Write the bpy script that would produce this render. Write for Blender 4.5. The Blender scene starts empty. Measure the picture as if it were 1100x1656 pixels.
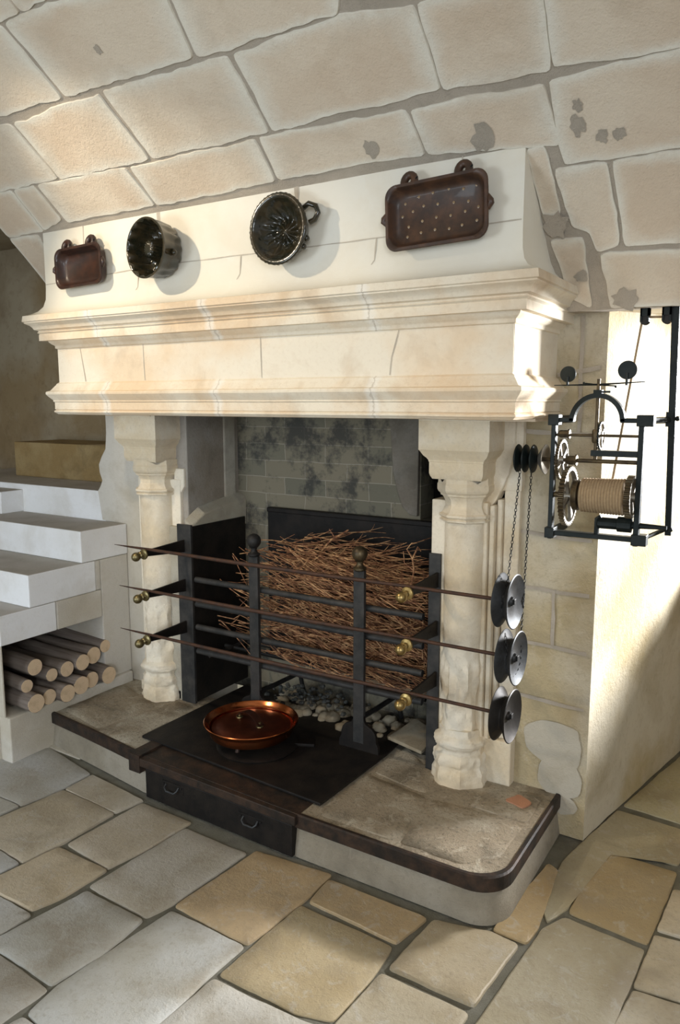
import bpy, bmesh, math, random
from mathutils import Vector, Matrix, noise
PI = math.pi
random.seed(7)
scn = bpy.context.scene
col = scn.collection

# ------------------------------------------------------------------ camera, world, light
cam_d = bpy.data.cameras.new('camera'); cam = bpy.data.objects.new('camera', cam_d); col.objects.link(cam)
cam_d.sensor_fit = 'VERTICAL'; cam_d.sensor_height = 24.0; cam_d.lens = 1219.5 / 1656 * 24.0
cam_d.clip_start = 0.02; cam_d.clip_end = 100
cam.location = (0, 0, 1.55)
cam.rotation_euler = (math.radians(90 - 8.29), 0, math.radians(31.9))
scn.camera = cam
scn.view_settings.view_transform = 'Standard'
scn.view_settings.look = 'None'
scn.view_settings.exposure = 0.14
scn.view_settings.gamma = 1.0
scn.view_settings.use_curve_mapping = False
world = bpy.data.worlds.new('world'); scn.world = world; world.use_nodes = True
bg = world.node_tree.nodes['Background']
bg.inputs[0].default_value = (0.95, 0.97, 1.0, 1); bg.inputs[1].default_value = 0.46

def area(name, loc, target, sx, sy, power, color, spread=180):
    d = bpy.data.lights.new(name, 'AREA'); d.shape = 'RECTANGLE'; d.size = sx; d.size_y = sy
    d.energy = power; d.color = color; d.spread = math.radians(spread)
    o = bpy.data.objects.new(name, d); col.objects.link(o); o.location = loc
    o.rotation_euler = (Vector(target) - Vector(loc)).to_track_quat('-Z', 'Y').to_euler()
    return o
def spot(name, loc, target, power, color, angle, blend, radius):
    d = bpy.data.lights.new(name, 'SPOT'); d.energy = power; d.color = color
    d.spot_size = math.radians(angle); d.spot_blend = blend; d.shadow_soft_size = radius
    o = bpy.data.objects.new(name, d); col.objects.link(o); o.location = loc
    o.rotation_euler = (Vector(target) - Vector(loc)).to_track_quat('-Z', 'Y').to_euler()
    return o
# daylight outside the window in the embrasure on the right
area('embrasure_daylight', (1.25, 5.2, 1.72), (-0.45, 3.0, 1.35), 0.9, 0.4, 850, (0.97, 0.98, 1.0))
# cool daylight of the room's other windows, behind and right of the camera
area('room_daylight', (1.6, -2.6, 1.9), (-2.9, 2.2, 0.75), 1.5, 1.5, 22, (0.86, 0.93, 1.0), 80)
area('left_daylight', (-2.9, -1.6, 1.3), (-2.6, 2.0, 0.3), 1.2, 1.0, 46, (0.80, 0.91, 1.0))
# warm halogen spots clipped high on the vault
spot('halogen_spot', (-2.60, 0.95, 2.62), (-2.0, 2.12, 1.72), 60, (1.0, 0.84, 0.63), 68, 0.6, 0.03)
spot('halogen_spot', (-0.1, 0.5, 2.3), (-0.95, 2.3, 0.5), 14, (1.0, 0.80, 0.56), 80, 1.0, 0.08)

# ------------------------------------------------------------------ materials
def newmat(name):
    m = bpy.data.materials.new(name); m.use_nodes = True
    nt = m.node_tree; return m, nt, nt.nodes['Principled BSDF']
def N(nt, t, **kw):
    n = nt.nodes.new(t)
    for k, v in kw.items():
        if k in n.inputs.keys() if isinstance(k, str) else False: n.inputs[k].default_value = v
        else: setattr(n, k, v)
    return n
def noise_n(nt, vec, scale, detail=5, rough=0.6, dist=0.0):
    n = nt.nodes.new('ShaderNodeTexNoise'); n.inputs['Scale'].default_value = scale
    n.inputs['Detail'].default_value = detail; n.inputs['Roughness'].default_value = rough
    n.inputs['Distortion'].default_value = dist
    nt.links.new(vec, n.inputs['Vector']); return n.outputs['Fac']
def ramp(nt, fac, stops):
    r = nt.nodes.new('ShaderNodeValToRGB'); e = r.color_ramp.elements
    e[0].position, e[0].color = stops[0][0], (*stops[0][1], 1)
    e[1].position, e[1].color = stops[-1][0], (*stops[-1][1], 1)
    for p, c in stops[1:-1]:
        x = e.new(p); x.color = (*c, 1)
    nt.links.new(fac, r.inputs[0]); return r.outputs[0]
def mix(nt, fac, a, b, mode='MIX'):
    m = nt.nodes.new('ShaderNodeMix'); m.data_type = 'RGBA'; m.blend_type = mode
    for s, v in ((m.inputs[0], fac), (m.inputs[6], a), (m.inputs[7], b)):
        if isinstance(v, (int, float)): s.default_value = v
        elif isinstance(v, tuple): s.default_value = (*v, 1)
        else: nt.links.new(v, s)
    return m.outputs[2]
def bump(nt, bs, h, strength, dist=0.01):
    b = nt.nodes.new('ShaderNodeBump'); b.inputs['Strength'].default_value = strength
    b.inputs['Distance'].default_value = dist
    nt.links.new(h, b.inputs['Height']); nt.links.new(b.outputs[0], bs.inputs['Normal'])
def gray(v): return (v, v, v)
def stone(name, base, warm, dark, scale=5.0, rough=0.85, bstr=0.35, speck=0.25, attr=None, rim=None, tint=False, joints=None):
    m, nt, bs = newmat(name)
    tc = nt.nodes.new('ShaderNodeTexCoord').outputs['Object']
    n1 = noise_n(nt, tc, scale, 6, 0.6, 0.4); n2 = noise_n(nt, tc, scale * 0.37 + 0.7, 4, 0.55)
    n3 = noise_n(nt, tc, scale * 14, 6, 0.7); n4 = noise_n(nt, tc, scale * 40, 3, 0.6)
    c = mix(nt, ramp(nt, n2, [(0.43, gray(0)), (0.58, gray(1))]), base, warm)
    if rim:
        at = nt.nodes.new('ShaderNodeAttribute'); at.attribute_name = 'rim'
        f = nt.nodes.new('ShaderNodeMath'); f.operation = 'ADD'
        nt.links.new(at.outputs['Fac'], f.inputs[0])
        s = nt.nodes.new('ShaderNodeMath'); s.operation = 'MULTIPLY_ADD'; nt.links.new(n1, s.inputs[0])
        s.inputs[1].default_value = 1.6; s.inputs[2].default_value = -0.8
        nt.links.new(s.outputs[0], f.inputs[1])
        c = mix(nt, ramp(nt, f.outputs[0], [(0.15, gray(0)), (0.75, gray(1))]), c, rim)
    if tint:
        at = nt.nodes.new('ShaderNodeAttribute'); at.attribute_name = 'tint'
        c = mix(nt, 1.0, c, at.outputs['Color'], 'MULTIPLY')
    c = mix(nt, ramp(nt, n1, [(0.50, gray(0)), (0.66, gray(0.5))]), c, dark)
    if joints:   # repaired stone joints: a dark line inside a pale lime smear
        sp = nt.nodes.new('ShaderNodeSeparateXYZ'); nt.links.new(tc, sp.inputs[0])
        def mth(op, a, b=None, v=None):
            q = nt.nodes.new('ShaderNodeMath'); q.operation = op; nt.links.new(a, q.inputs[0])
            if b is not None: nt.links.new(b, q.inputs[1])
            elif v is not None: q.inputs[1].default_value = v
            return q.outputs[0]
        wob = mth('MULTIPLY', n3, v=0.03); xx = mth('ADD', sp.outputs[0], wob)
        for xj in joints:
            dd = mth('ABSOLUTE', mth('SUBTRACT', xx, v=xj))
            f1 = nt.nodes.new('ShaderNodeMapRange'); f1.inputs[1].default_value = 0.028; f1.inputs[2].default_value = 0.012; f1.inputs[4].default_value = 0.55; nt.links.new(dd, f1.inputs[0])
            c = mix(nt, f1.outputs[0], c, (0.84, 0.82, 0.76))
            f2 = nt.nodes.new('ShaderNodeMapRange'); f2.inputs[1].default_value = 0.004; f2.inputs[2].default_value = 0.0015; f2.inputs[4].default_value = 0.6; nt.links.new(dd, f2.inputs[0])
            c = mix(nt, f2.outputs[0], c, (0.50, 0.44, 0.35))
    c = mix(nt, ramp(nt, n3, [(0.52, gray(0)), (0.66, gray(speck))]), c, dark)
    c = mix(nt, ramp(nt, noise_n(nt, tc, scale * 3.1, 6, 0.7, 1.0), [(0.55, gray(0)), (0.63, gray(speck*0.8))]), c, tuple(min(1, b*1.12) for b in base))
    nt.links.new(c, bs.inputs['Base Color']); bs.inputs['Roughness'].default_value = rough
    bs.inputs['Specular IOR Level'].default_value = 0.25
    h = mix(nt, 0.35, n3, n4); h2 = mix(nt, 0.4, h, n1)
    bump(nt, bs, h2, min(1, bstr*1.6), 0.014)
    return m
def metal(name, c1, c2, rough=0.55, met=0.6, scale=20, bstr=0.2):
    m, nt, bs = newmat(name)
    tc = nt.nodes.new('ShaderNodeTexCoord').outputs['Object']
    n1 = noise_n(nt, tc, scale, 6, 0.65)
    nt.links.new(mix(nt, ramp(nt, n1, [(0.4, gray(0)), (0.65, gray(1))]), c1, c2), bs.inputs['Base Color'])
    bs.inputs['Metallic'].default_value = met; bs.inputs['Specular IOR Level'].default_value = 0.3; bs.inputs['Roughness'].default_value = rough
    bump(nt, bs, noise_n(nt, tc, scale * 5, 4), bstr, 0.003)
    return m

M = {}
M['hood'] = stone('hood_limestone', (0.80, 0.73, 0.60), (0.76, 0.62, 0.45), (0.55, 0.43, 0.30), 5, bstr=0.2, speck=0.15)
FPX = -1.76
M['cornice'] = stone('cornice_limestone', (0.80, 0.72, 0.58), (0.74, 0.58, 0.40), (0.52, 0.40, 0.27), 5, bstr=0.2, speck=0.2, joints=[-2.42-FPX, -1.83-FPX, -1.18-FPX])
M['breast'] = stone('breast_limestone', (0.80, 0.77, 0.68), (0.78, 0.73, 0.61), (0.74, 0.67, 0.54), 3, bstr=0.06, speck=0.1)
M['column'] = stone('column_limestone', (0.80, 0.73, 0.60), (0.72, 0.60, 0.42), (0.48, 0.40, 0.29), 6, bstr=0.3, speck=0.25)
M['joint'] = stone('pale_mortar', (0.56, 0.50, 0.41), (0.50, 0.44, 0.36), (0.42, 0.37, 0.3), 20, bstr=0.2)
M['vault'] = stone('vault_stone', (0.74, 0.64, 0.51), (0.68, 0.56, 0.43), (0.56, 0.45, 0.33), 5, bstr=0.35, speck=0.15, rim=(0.80, 0.76, 0.66))
M['mortar'] = stone('vault_mortar', (0.60, 0.53, 0.44), (0.55, 0.485, 0.40), (0.46, 0.405, 0.33), 15, bstr=0.6)
M['pier'] = stone('pier_stone', (0.60, 0.54, 0.42), (0.50, 0.41, 0.25), (0.34, 0.28, 0.18), 4, bstr=0.7, speck=0.35)
M['splay'] = stone('splay_stone', (0.58, 0.52, 0.40), (0.46, 0.37, 0.21), (0.33, 0.26, 0.14), 2.6, bstr=0.45, speck=0.25)
M['plaster'] = stone('worn_plaster', (0.60, 0.565, 0.50), (0.53, 0.48, 0.39), (0.42, 0.37, 0.28), 4, bstr=0.35, speck=0.2)
M['patch'] = stone('lime_patch', (0.50, 0.46, 0.375), (0.47, 0.42, 0.33), (0.38, 0.33, 0.24), 6, bstr=0.3)
M['step'] = stone('step_stone', (0.80, 0.80, 0.80), (0.74, 0.73, 0.71), (0.60, 0.57, 0.52), 4, bstr=0.12, speck=0.15)
M['tread'] = stone('tread_stone', (0.52, 0.49, 0.45), (0.46, 0.43, 0.38), (0.36, 0.33, 0.28), 6, bstr=0.2)
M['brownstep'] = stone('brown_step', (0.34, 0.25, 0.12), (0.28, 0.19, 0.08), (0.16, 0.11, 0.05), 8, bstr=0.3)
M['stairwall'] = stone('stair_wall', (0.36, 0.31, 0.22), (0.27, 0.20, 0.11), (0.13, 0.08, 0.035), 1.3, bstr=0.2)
M['floor'] = stone('flagstone', (0.47, 0.455, 0.42), (0.41, 0.38, 0.32), (0.27, 0.22, 0.15), 5, rough=0.42, bstr=0.28, speck=0.35, tint=True)
M['grout'] = stone('floor_grout', (0.20, 0.19, 0.15), (0.16, 0.15, 0.11), (0.10, 0.09, 0.07), 15, bstr=0.4)
M['hearth'] = stone('hearth_slab', (0.46, 0.41, 0.32), (0.33, 0.27, 0.19), (0.10, 0.085, 0.06), 6, bstr=0.6, speck=0.6)
M['plinth'] = stone('plinth_render', (0.33, 0.295, 0.235), (0.27, 0.235, 0.175), (0.17, 0.145, 0.11), 5, bstr=0.4, speck=0.3)
M['sooty'] = stone('sooty_cheek', (0.34, 0.31, 0.27), (0.27, 0.23, 0.18), (0.15, 0.13, 0.10), 5, bstr=0.3)
M['sootpatch'] = stone('grimy_patch', (0.44, 0.41, 0.34), (0.38, 0.34, 0.26), (0.24, 0.22, 0.18), 9, bstr=0.3)
M['smoke'] = stone('smoked_plaster', (0.24, 0.22, 0.185), (0.19, 0.165, 0.13), (0.10, 0.09, 0.07), 7, bstr=0.3)
M['void'] = stone('flue_black', (0.010, 0.009, 0.008), (0.014, 0.012, 0.01), (0.006, 0.006, 0.006), 5, bstr=0.3)  # near-black colour all through the flue recess
M['rubble'] = stone('rubble', (0.40, 0.35, 0.26), (0.32, 0.27, 0.19), (0.2, 0.17, 0.12), 20, bstr=0.4)
M['coal'] = stone('cinder', (0.07, 0.075, 0.07), (0.10, 0.10, 0.09), (0.03, 0.03, 0.03), 30, bstr=0.4)
M['iron'] = metal('black_iron', (0.014, 0.014, 0.014), (0.026, 0.024, 0.022), 0.55, 0.2)
M['plate'] = metal('black_cast_iron', (0.006, 0.005, 0.0045), (0.017, 0.013, 0.010), 0.6, 0.1, 12, 0.35)
M['rustiron'] = metal('rusty_iron', (0.085, 0.042, 0.026), (0.045, 0.03, 0.025), 0.6, 0.4, 25)
M['edging'] = metal('worn_iron_band', (0.022, 0.018, 0.015), (0.060, 0.036, 0.024), 0.55, 0.25, 18, 0.4)
M['greyiron'] = metal('grey_iron', (0.030, 0.031, 0.031), (0.060, 0.056, 0.052), 0.55, 0.3, 15)
M['steel'] = metal('dark_steel', (0.075, 0.08, 0.085), (0.03, 0.028, 0.026), 0.52, 0.6, 9)
M['wheel'] = metal('brown_steel', (0.035, 0.03, 0.026), (0.02, 0.018, 0.016), 0.5, 0.5, 9)
M['jackiron'] = metal('painted_iron', (0.010, 0.015, 0.015), (0.018, 0.022, 0.021), 0.45, 0.3, 20)
M['brightiron'] = metal('bright_iron', (0.36, 0.34, 0.30), (0.20, 0.17, 0.13), 0.4, 0.75, 18)
M['brass'] = metal('aged_brass', (0.46, 0.33, 0.13), (0.24, 0.17, 0.07), 0.35, 0.9, 30)
M['brassdark'] = metal('tarnished_brass', (0.30, 0.25, 0.12), (0.15, 0.12, 0.06), 0.4, 0.9, 30)
M['gear'] = metal('brown_gear', (0.12, 0.09, 0.05), (0.06, 0.045, 0.03), 0.45, 0.7, 30)
M['copper'] = metal('copper', (0.80, 0.30, 0.13), (0.66, 0.20, 0.07), 0.18, 1.0, 8, 0.05)
M['copperdark'] = metal('dark_copper', (0.20, 0.055, 0.030), (0.12, 0.035, 0.02), 0.32, 0.9, 14, 0.1)
M['strap'] = metal('brown_strap', (0.05, 0.018, 0.012), (0.03, 0.012, 0.008), 0.4, 0.5, 14, 0.1)
M['rope'] = None
def glaze(name, c1, c2, rough=0.12, coat=0.5):
    m, nt, bs = newmat(name)
    tc = nt.nodes.new('ShaderNodeTexCoord').outputs['Object']
    n1 = noise_n(nt, tc, 25, 5, 0.6)
    c = mix(nt, ramp(nt, n1, [(0.4, gray(0)), (0.65, gray(1))]), c1, c2)
    nt.links.new(c, bs.inputs['Base Color']); bs.inputs['Roughness'].default_value = rough
    bs.inputs['Coat Weight'].default_value = coat; bs.inputs['Coat Roughness'].default_value = 0.08
    bump(nt, bs, noise_n(nt, tc, 60, 3), 0.15, 0.003)
    return m
M['glaze_green'] = glaze('dark_green_glaze', (0.018, 0.018, 0.010), (0.045, 0.032, 0.015), 0.2, 0.3)
M['glaze_brown'] = glaze('brown_glaze', (0.022, 0.010, 0.007), (0.048, 0.018, 0.010), 0.4, 0.12)
M['glaze_tan'] = glaze('spotted_brown_glaze', (0.040, 0.020, 0.012), (0.085, 0.038, 0.018), 0.5, 0.08)
M['dot'] = glaze('pale_slip_dot', (0.30, 0.20, 0.10), (0.22, 0.14, 0.07), 0.4)
def ropemat():
    m, nt, bs = newmat('hemp_rope')
    tc = nt.nodes.new('ShaderNodeTexCoord').outputs['Object']
    n1 = noise_n(nt, tc, 120, 4, 0.6)
    nt.links.new(mix(nt, n1, (0.42, 0.31, 0.18), (0.24, 0.16, 0.09)), bs.inputs['Base Color'])
    bs.inputs['Roughness'].default_value = 0.95; bump(nt, bs, n1, 0.4, 0.004); return m
M['rope'] = ropemat()
def woodmat(name, a, b, sc=(3, 60, 60)):
    m, nt, bs = newmat(name)
    tc = nt.nodes.new('ShaderNodeTexCoord').outputs['Object']
    mp = nt.nodes.new('ShaderNodeMapping'); mp.inputs['Scale'].default_value = sc
    nt.links.new(tc, mp.inputs[0])
    n1 = noise_n(nt, mp.outputs[0], 1.0, 5, 0.6)
    nt.links.new(mix(nt, ramp(nt, n1, [(0.35, gray(0)), (0.65, gray(1))]), a, b), bs.inputs['Base Color'])
    bs.inputs['Roughness'].default_value = 0.85; bump(nt, bs, n1, 0.5, 0.004); return m
M['bark'] = woodmat('grey_brown_bark', (0.22, 0.18, 0.15), (0.13, 0.10, 0.08))
def cutwood():
    m, nt, bs = newmat('cut_wood')
    tc = nt.nodes.new('ShaderNodeTexCoord').outputs['Object']
    sp = nt.nodes.new('ShaderNodeSeparateXYZ'); nt.links.new(tc, sp.inputs[0])
    cb = nt.nodes.new('ShaderNodeCombineXYZ'); nt.links.new(sp.outputs[1], cb.inputs[1]); nt.links.new(sp.outputs[2], cb.inputs[2])
    l = nt.nodes.new('ShaderNodeVectorMath'); l.operation = 'LENGTH'; nt.links.new(cb.outputs[0], l.inputs[0])
    s = nt.nodes.new('ShaderNodeMath'); s.operation = 'MULTIPLY'; s.inputs[1].default_value = 900; nt.links.new(l.outputs['Value'], s.inputs[0])
    q = nt.nodes.new('ShaderNodeMath'); q.operation = 'SINE'; nt.links.new(s.outputs[0], q.inputs[0])
    c = mix(nt, ramp(nt, q.outputs[0], [(0.0, gray(0)), (1.0, gray(0.4))]), (0.66, 0.50, 0.33), (0.50, 0.34, 0.20))
    c = mix(nt, ramp(nt, noise_n(nt, tc, 30), [(0.5, gray(0)), (0.7, gray(0.5))]), c, (0.42, 0.30, 0.18))
    nt.links.new(c, bs.inputs['Base Color']); bs.inputs['Roughness'].default_value = 0.9; return m
M['cut'] = cutwood()
def twigmat():
    m, nt, bs = newmat('dry_twig')
    tc = nt.nodes.new('ShaderNodeTexCoord').outputs['Object']
    n1 = noise_n(nt, tc, 30, 3, 0.6)
    nt.links.new(ramp(nt, n1, [(0.36, (0.10, 0.04, 0.02)), (0.48, (0.27, 0.12, 0.055)), (0.62, (0.52, 0.31, 0.15))]), bs.inputs['Base Color'])
    bs.inputs['Roughness'].default_value = 0.7; return m
M['twig'] = twigmat()
def brickmat():
    m, nt, bs = newmat('sooty_brick')
    tc = nt.nodes.new('ShaderNodeTexCoord').outputs['Object']
    sp = nt.nodes.new('ShaderNodeSeparateXYZ'); nt.links.new(tc, sp.inputs[0])
    cb = nt.nodes.new('ShaderNodeCombineXYZ'); nt.links.new(sp.outputs[0], cb.inputs[0]); nt.links.new(sp.outputs[2], cb.inputs[1])
    nd = nt.nodes.new('ShaderNodeTexNoise'); nd.inputs['Scale'].default_value = 9; nt.links.new(tc, nd.inputs[0])
    dm = nt.nodes.new('ShaderNodeVectorMath'); dm.operation = 'MULTIPLY_ADD'; nt.links.new(nd.outputs['Color'], dm.inputs[0])
    dm.inputs[1].default_value = (0.02, 0.012, 0); nt.links.new(cb.outputs[0], dm.inputs[2])
    br = nt.nodes.new('ShaderNodeTexBrick'); nt.links.new(dm.outputs[0], br.inputs['Vector'])
    br.inputs['Scale'].default_value = 1; br.inputs['Brick Width'].default_value = 0.23; br.inputs['Row Height'].default_value = 0.080
    br.inputs['Mortar Size'].default_value = 0.002; br.inputs['Color1'].default_value = (0.22, 0.19, 0.13, 1)
    br.inputs['Color2'].default_value = (0.15, 0.14, 0.10, 1); br.inputs['Mortar'].default_value = (0.30, 0.27, 0.21, 1)
    n1 = noise_n(nt, tc, 6, 6, 0.7); n2 = noise_n(nt, tc, 40, 4, 0.7)
    c = mix(nt, ramp(nt, n1, [(0.50, gray(0)), (0.62, gray(0.85))]), br.outputs['Color'], (0.035, 0.035, 0.032))
    c = mix(nt, ramp(nt, n2, [(0.62, gray(0)), (0.75, gray(0.5))]), c, (0.25, 0.24, 0.21))
    nt.links.new(c, bs.inputs['Base Color']); bs.inputs['Roughness'].default_value = 0.8
    bump(nt, bs, mix(nt, 0.5, br.outputs['Fac'], n2), 0.5, 0.006)
    return m
M['brick'] = brickmat()
def glassmat():
    m, nt, bs = newmat('window_glass')
    bs.inputs['Transmission Weight'].default_value = 1; bs.inputs['Roughness'].default_value = 0; bs.inputs['IOR'].default_value = 1.45
    tr = nt.nodes.new('ShaderNodeBsdfTransparent'); g = nt.nodes.new('ShaderNodeBsdfGlossy'); g.inputs['Roughness'].default_value = 0.02
    mx = nt.nodes.new('ShaderNodeMixShader'); mx.inputs[0].default_value = 0.08
    nt.links.new(tr.outputs[0], mx.inputs[1]); nt.links.new(g.outputs[0], mx.inputs[2])
    nt.links.new(mx.outputs[0], nt.nodes['Material Output'].inputs[0]); return m
M['glass'] = glassmat()

# ------------------------------------------------------------------ helpers
def tag(o, label=None, cat=None, group=None, kind=None):
    if label: o['label'] = label
    if cat: o['category'] = cat
    if group: o['group'] = group
    if kind: o['kind'] = kind
    return o
def empty(name, loc, label, cat, group=None):
    o = bpy.data.objects.new(name, None); col.objects.link(o); o.location = loc
    o.empty_display_size = 0.05
    return tag(o, label, cat, group)
class MB:
    def __init__(s): s.bm = bmesh.new(); s.mi = 0
    def face(s, vs):
        try:
            f = s.bm.faces.new(vs); f.material_index = s.mi; return f
        except ValueError: return None
    def poly(s, pts):
        return s.face([s.bm.verts.new(p) for p in pts])
    def box(s, lo, hi, rot=None, piv=None):
        c = [(x, y, z) for x in (lo[0], hi[0]) for y in (lo[1], hi[1]) for z in (lo[2], hi[2])]
        if rot is not None:
            p = Vector(piv); c = [p + rot @ (Vector(q) - p) for q in c]
        v = [s.bm.verts.new(q) for q in c]
        for f in ((0,1,3,2),(4,6,7,5),(0,4,5,1),(2,3,7,6),(0,2,6,4),(1,5,7,3)): s.face([v[i] for i in f])
        return s
    def prism(s, pts, off):   # pts 3D polygon, extruded along off
        off = Vector(off); a = [s.bm.verts.new(p) for p in pts]; b = [s.bm.verts.new(Vector(p) + off) for p in pts]
        s.face(a); s.face(b[::-1]); n = len(a)
        for i in range(n): s.face([a[i], b[i], b[(i+1) % n], a[(i+1) % n]])
        return s
    def tube(s, pts, r, n=8, cap=True, closed=False):
        pts = [Vector(p) for p in pts]; k = len(pts); rr = r if isinstance(r, (list, tuple)) else [r] * k
        rings = []; up = None
        for i, p in enumerate(pts):
            if closed: t = pts[(i+1) % k] - pts[i-1]
            else: t = pts[min(i+1, k-1)] - pts[max(i-1, 0)]
            t = t.normalized() if t.length > 0 else Vector((1, 0, 0))
            if up is None: up = Vector((0, 0, 1)) if abs(t.z) < 0.9 else Vector((0, 1, 0))
            a = t.cross(up).normalized(); b = a.cross(t).normalized(); up = b
            rings.append([s.bm.verts.new(p + (a * math.cos(2*PI*j/n) + b * math.sin(2*PI*j/n)) * rr[i]) for j in range(n)])
        for i in range(k if closed else k-1):
            A, B = rings[i], rings[(i+1) % k]
            for j in range(n): s.face([A[j], A[(j+1) % n], B[(j+1) % n], B[j]])
        if cap and not closed: s.face(rings[0][::-1]); s.face(rings[-1])
        return s
    def lathe(s, prof, c=(0,0,0), axis='Z', n=32, phase=0.0, fn=None, capb=True, capt=True):
        rings = []
        for (r, h) in prof:
            ring = []
            for j in range(n):
                t = 2*PI*j/n + phase; q = r * (fn(t, h) if fn else 1)
                u, w = q * math.cos(t), q * math.sin(t)
                p = {'Z': (u, w, h), 'X': (h, u, w), 'Y': (u, h, w)}[axis]
                ring.append(s.bm.verts.new((p[0]+c[0], p[1]+c[1], p[2]+c[2])))
            rings.append(ring)
        for A, B in zip(rings, rings[1:]):
            for j in range(n): s.face([A[j], A[(j+1) % n], B[(j+1) % n], B[j]])
        if capb: s.face(rings[0][::-1])
        if capt: s.face(rings[-1])
        return s
    def ball(s, c, r, n=16, m=10, sz=1.0):
        return s.lathe([(r*math.sin(PI*i/m) + 1e-5, -r*sz*math.cos(PI*i/m)) for i in range(m+1)], c, 'Z', n)
    def build(s, name, mats, parent=None, smooth=None, bevel=0, seg=2, merge=False, rel=True):
        bm = s.bm
        if merge: bmesh.ops.remove_doubles(bm, verts=bm.verts, dist=1e-5)
        bmesh.ops.recalc_face_normals(bm, faces=bm.faces)
        me = bpy.data.meshes.new(name); 
        if smooth is not None:
            for f in bm.faces: f.smooth = True
            for e in bm.edges:
                if len(e.link_faces) == 2 and e.calc_face_angle(0) > math.radians(smooth): e.smooth = False
        bm.to_mesh(me); bm.free()
        for m in (mats if isinstance(mats, (list, tuple)) else [mats]): me.materials.append(M[m] if isinstance(m, str) else m)
        o = bpy.data.objects.new(name, me); col.objects.link(o)
        if parent is not None:
            o.parent = parent
            if rel:
                loc = Vector((0, 0, 0)); p = parent
                while p is not None: loc += Vector(p.location); p = p.parent
                me.transform(Matrix.Translation(-loc))
        if bevel:
            b = o.modifiers.new('bevel', 'BEVEL'); b.width = bevel; b.segments = seg; b.limit_method = 'ANGLE'; b.angle_limit = math.radians(40)
        return o
def origin(o, p):   # move a top-level mesh object's origin to p
    o.data.transform(Matrix.Translation(-Vector(p))); o.location = p; return o
def blob(c, r, seed, seg=14, jag=0.35):
    random.seed(seed); k = [random.uniform(1-jag, 1+jag*0.4) for _ in range(seg)]
    return [(c[0] + r*k[i]*math.cos(2*PI*i/seg), c[1] + r*k[i]*math.sin(2*PI*i/seg)) for i in range(seg)]
def jag_poly(pts, step, amp, round_=0.0, seed=0, grow=0.0):
    # closed 2D polygon with rounded corners, subdivided and roughened
    n = len(pts); out = []
    P = [Vector(p) for p in pts]
    if grow:
        ar = sum(P[i-1].x*P[i].y - P[i].x*P[i-1].y for i in range(n)); sg = 1 if ar > 0 else -1; G = []
        for i in range(n):
            d1 = (P[i]-P[i-1]).normalized(); d2 = (P[(i+1) % n]-P[i]).normalized()
            n1 = Vector((d1.y, -d1.x))*sg; n2 = Vector((d2.y, -d2.x))*sg; m = (n1+n2)
            G.append(P[i] + m*grow/max(0.5, 1+n1.dot(n2)))
        P = G
    if round_ > 0:
        Q = []
        for i in range(n):
            a, b, c = P[i-1], P[i], P[(i+1) % n]
            r = min(round_, (a-b).length*0.3, (c-b).length*0.3)
            p1 = b + (a-b).normalized()*r; p2 = b + (c-b).normalized()*r
            Q += [p1, (p1+p2)/4 + b/2, p2]
        P = Q; n = len(P)
    for i in range(n):
        a, b = P[i], P[(i+1) % n]; L = (b-a).length; k = max(1, int(L/step))
        d = (b-a).normalized() if L > 0 else Vector((1, 0)); nn = Vector((-d.y, d.x))
        for j in range(k):
            p = a + (b-a)*j/k
            w = noise.noise(Vector((p.x*6 + seed*3.1, p.y*6, seed))) + 0.7*noise.noise(Vector((p.x*25, p.y*25 + seed*1.7, 3)))
            out.append(p + nn*w*amp)
    return out

# ------------------------------------------------------------------ the vault (ceiling)
YC, VA, Z0, VB, VN = 1.15018, 1.43117, 1.66744, 1.18635, 1.28051
def vp(x, th, off=0.0):
    c, s = max(math.cos(th), 0.0), max(math.sin(th), 0.0)
    y = YC + VA * c**(2/VN); z = Z0 + VB * s**(2/VN)
    if off:
        e = 1e-3; t2 = min(th+e, PI/2-1e-4); t1 = t2 - 2*e
        dy = VA*(max(math.cos(t2), 0)**(2/VN) - max(math.cos(t1), 0)**(2/VN)); dz = VB*(math.sin(t2)**(2/VN) - math.sin(t1)**(2/VN))
        l = math.hypot(dy, dz) or 1; y += off * (-dz)/l; z += off * dy/l
    return (x, y, z)
TH0 = math.asin(((1.835 - Z0)/VB)**(VN/2))
XL, XR = -2.985, 1.6
mb = MB(); mb.mi = 1
ths = [TH0 + (PI/2 - TH0)*i/40 for i in range(41)]
prof_in = [vp(0, t)[1:] for t in ths] + [(0.4, Z0+VB), (-2.6, Z0+VB)]
prof_out = [(2.577, 1.838), (2.62, 2.1), (2.45, 2.45), (1.9, 2.8), (1.15, 3.05), (-2.6, 3.05)]
nx = 8
for i in range(len(prof_in)-1):
    (y0_, z0_), (y1_, z1_) = prof_in[i], prof_in[i+1]
    mb.poly([(XL, y0_, z0_), (XL, y1_, z1_), (XR, y1_, z1_), (XR, y0_, z0_)])
for i in range(len(prof_out)-1):
    (y0_, z0_), (y1_, z1_) = prof_out[i], prof_out[i+1]
    mb.poly([(XL, y0_, z0_), (XR, y0_, z0_), (XR, y1_, z1_), (XL, y1_, z1_)])
mb.poly([(XL, prof_in[0][0], prof_in[0][1]), (XR, prof_in[0][0], prof_in[0][1]), (XR, 2.577, 1.838), (XL, 2.577, 1.838)])
for X in (XL, XR): mb.poly([(X, y, z) for y, z in prof_in] + [(X, y, z) for y, z in prof_out[::-1]])
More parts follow.
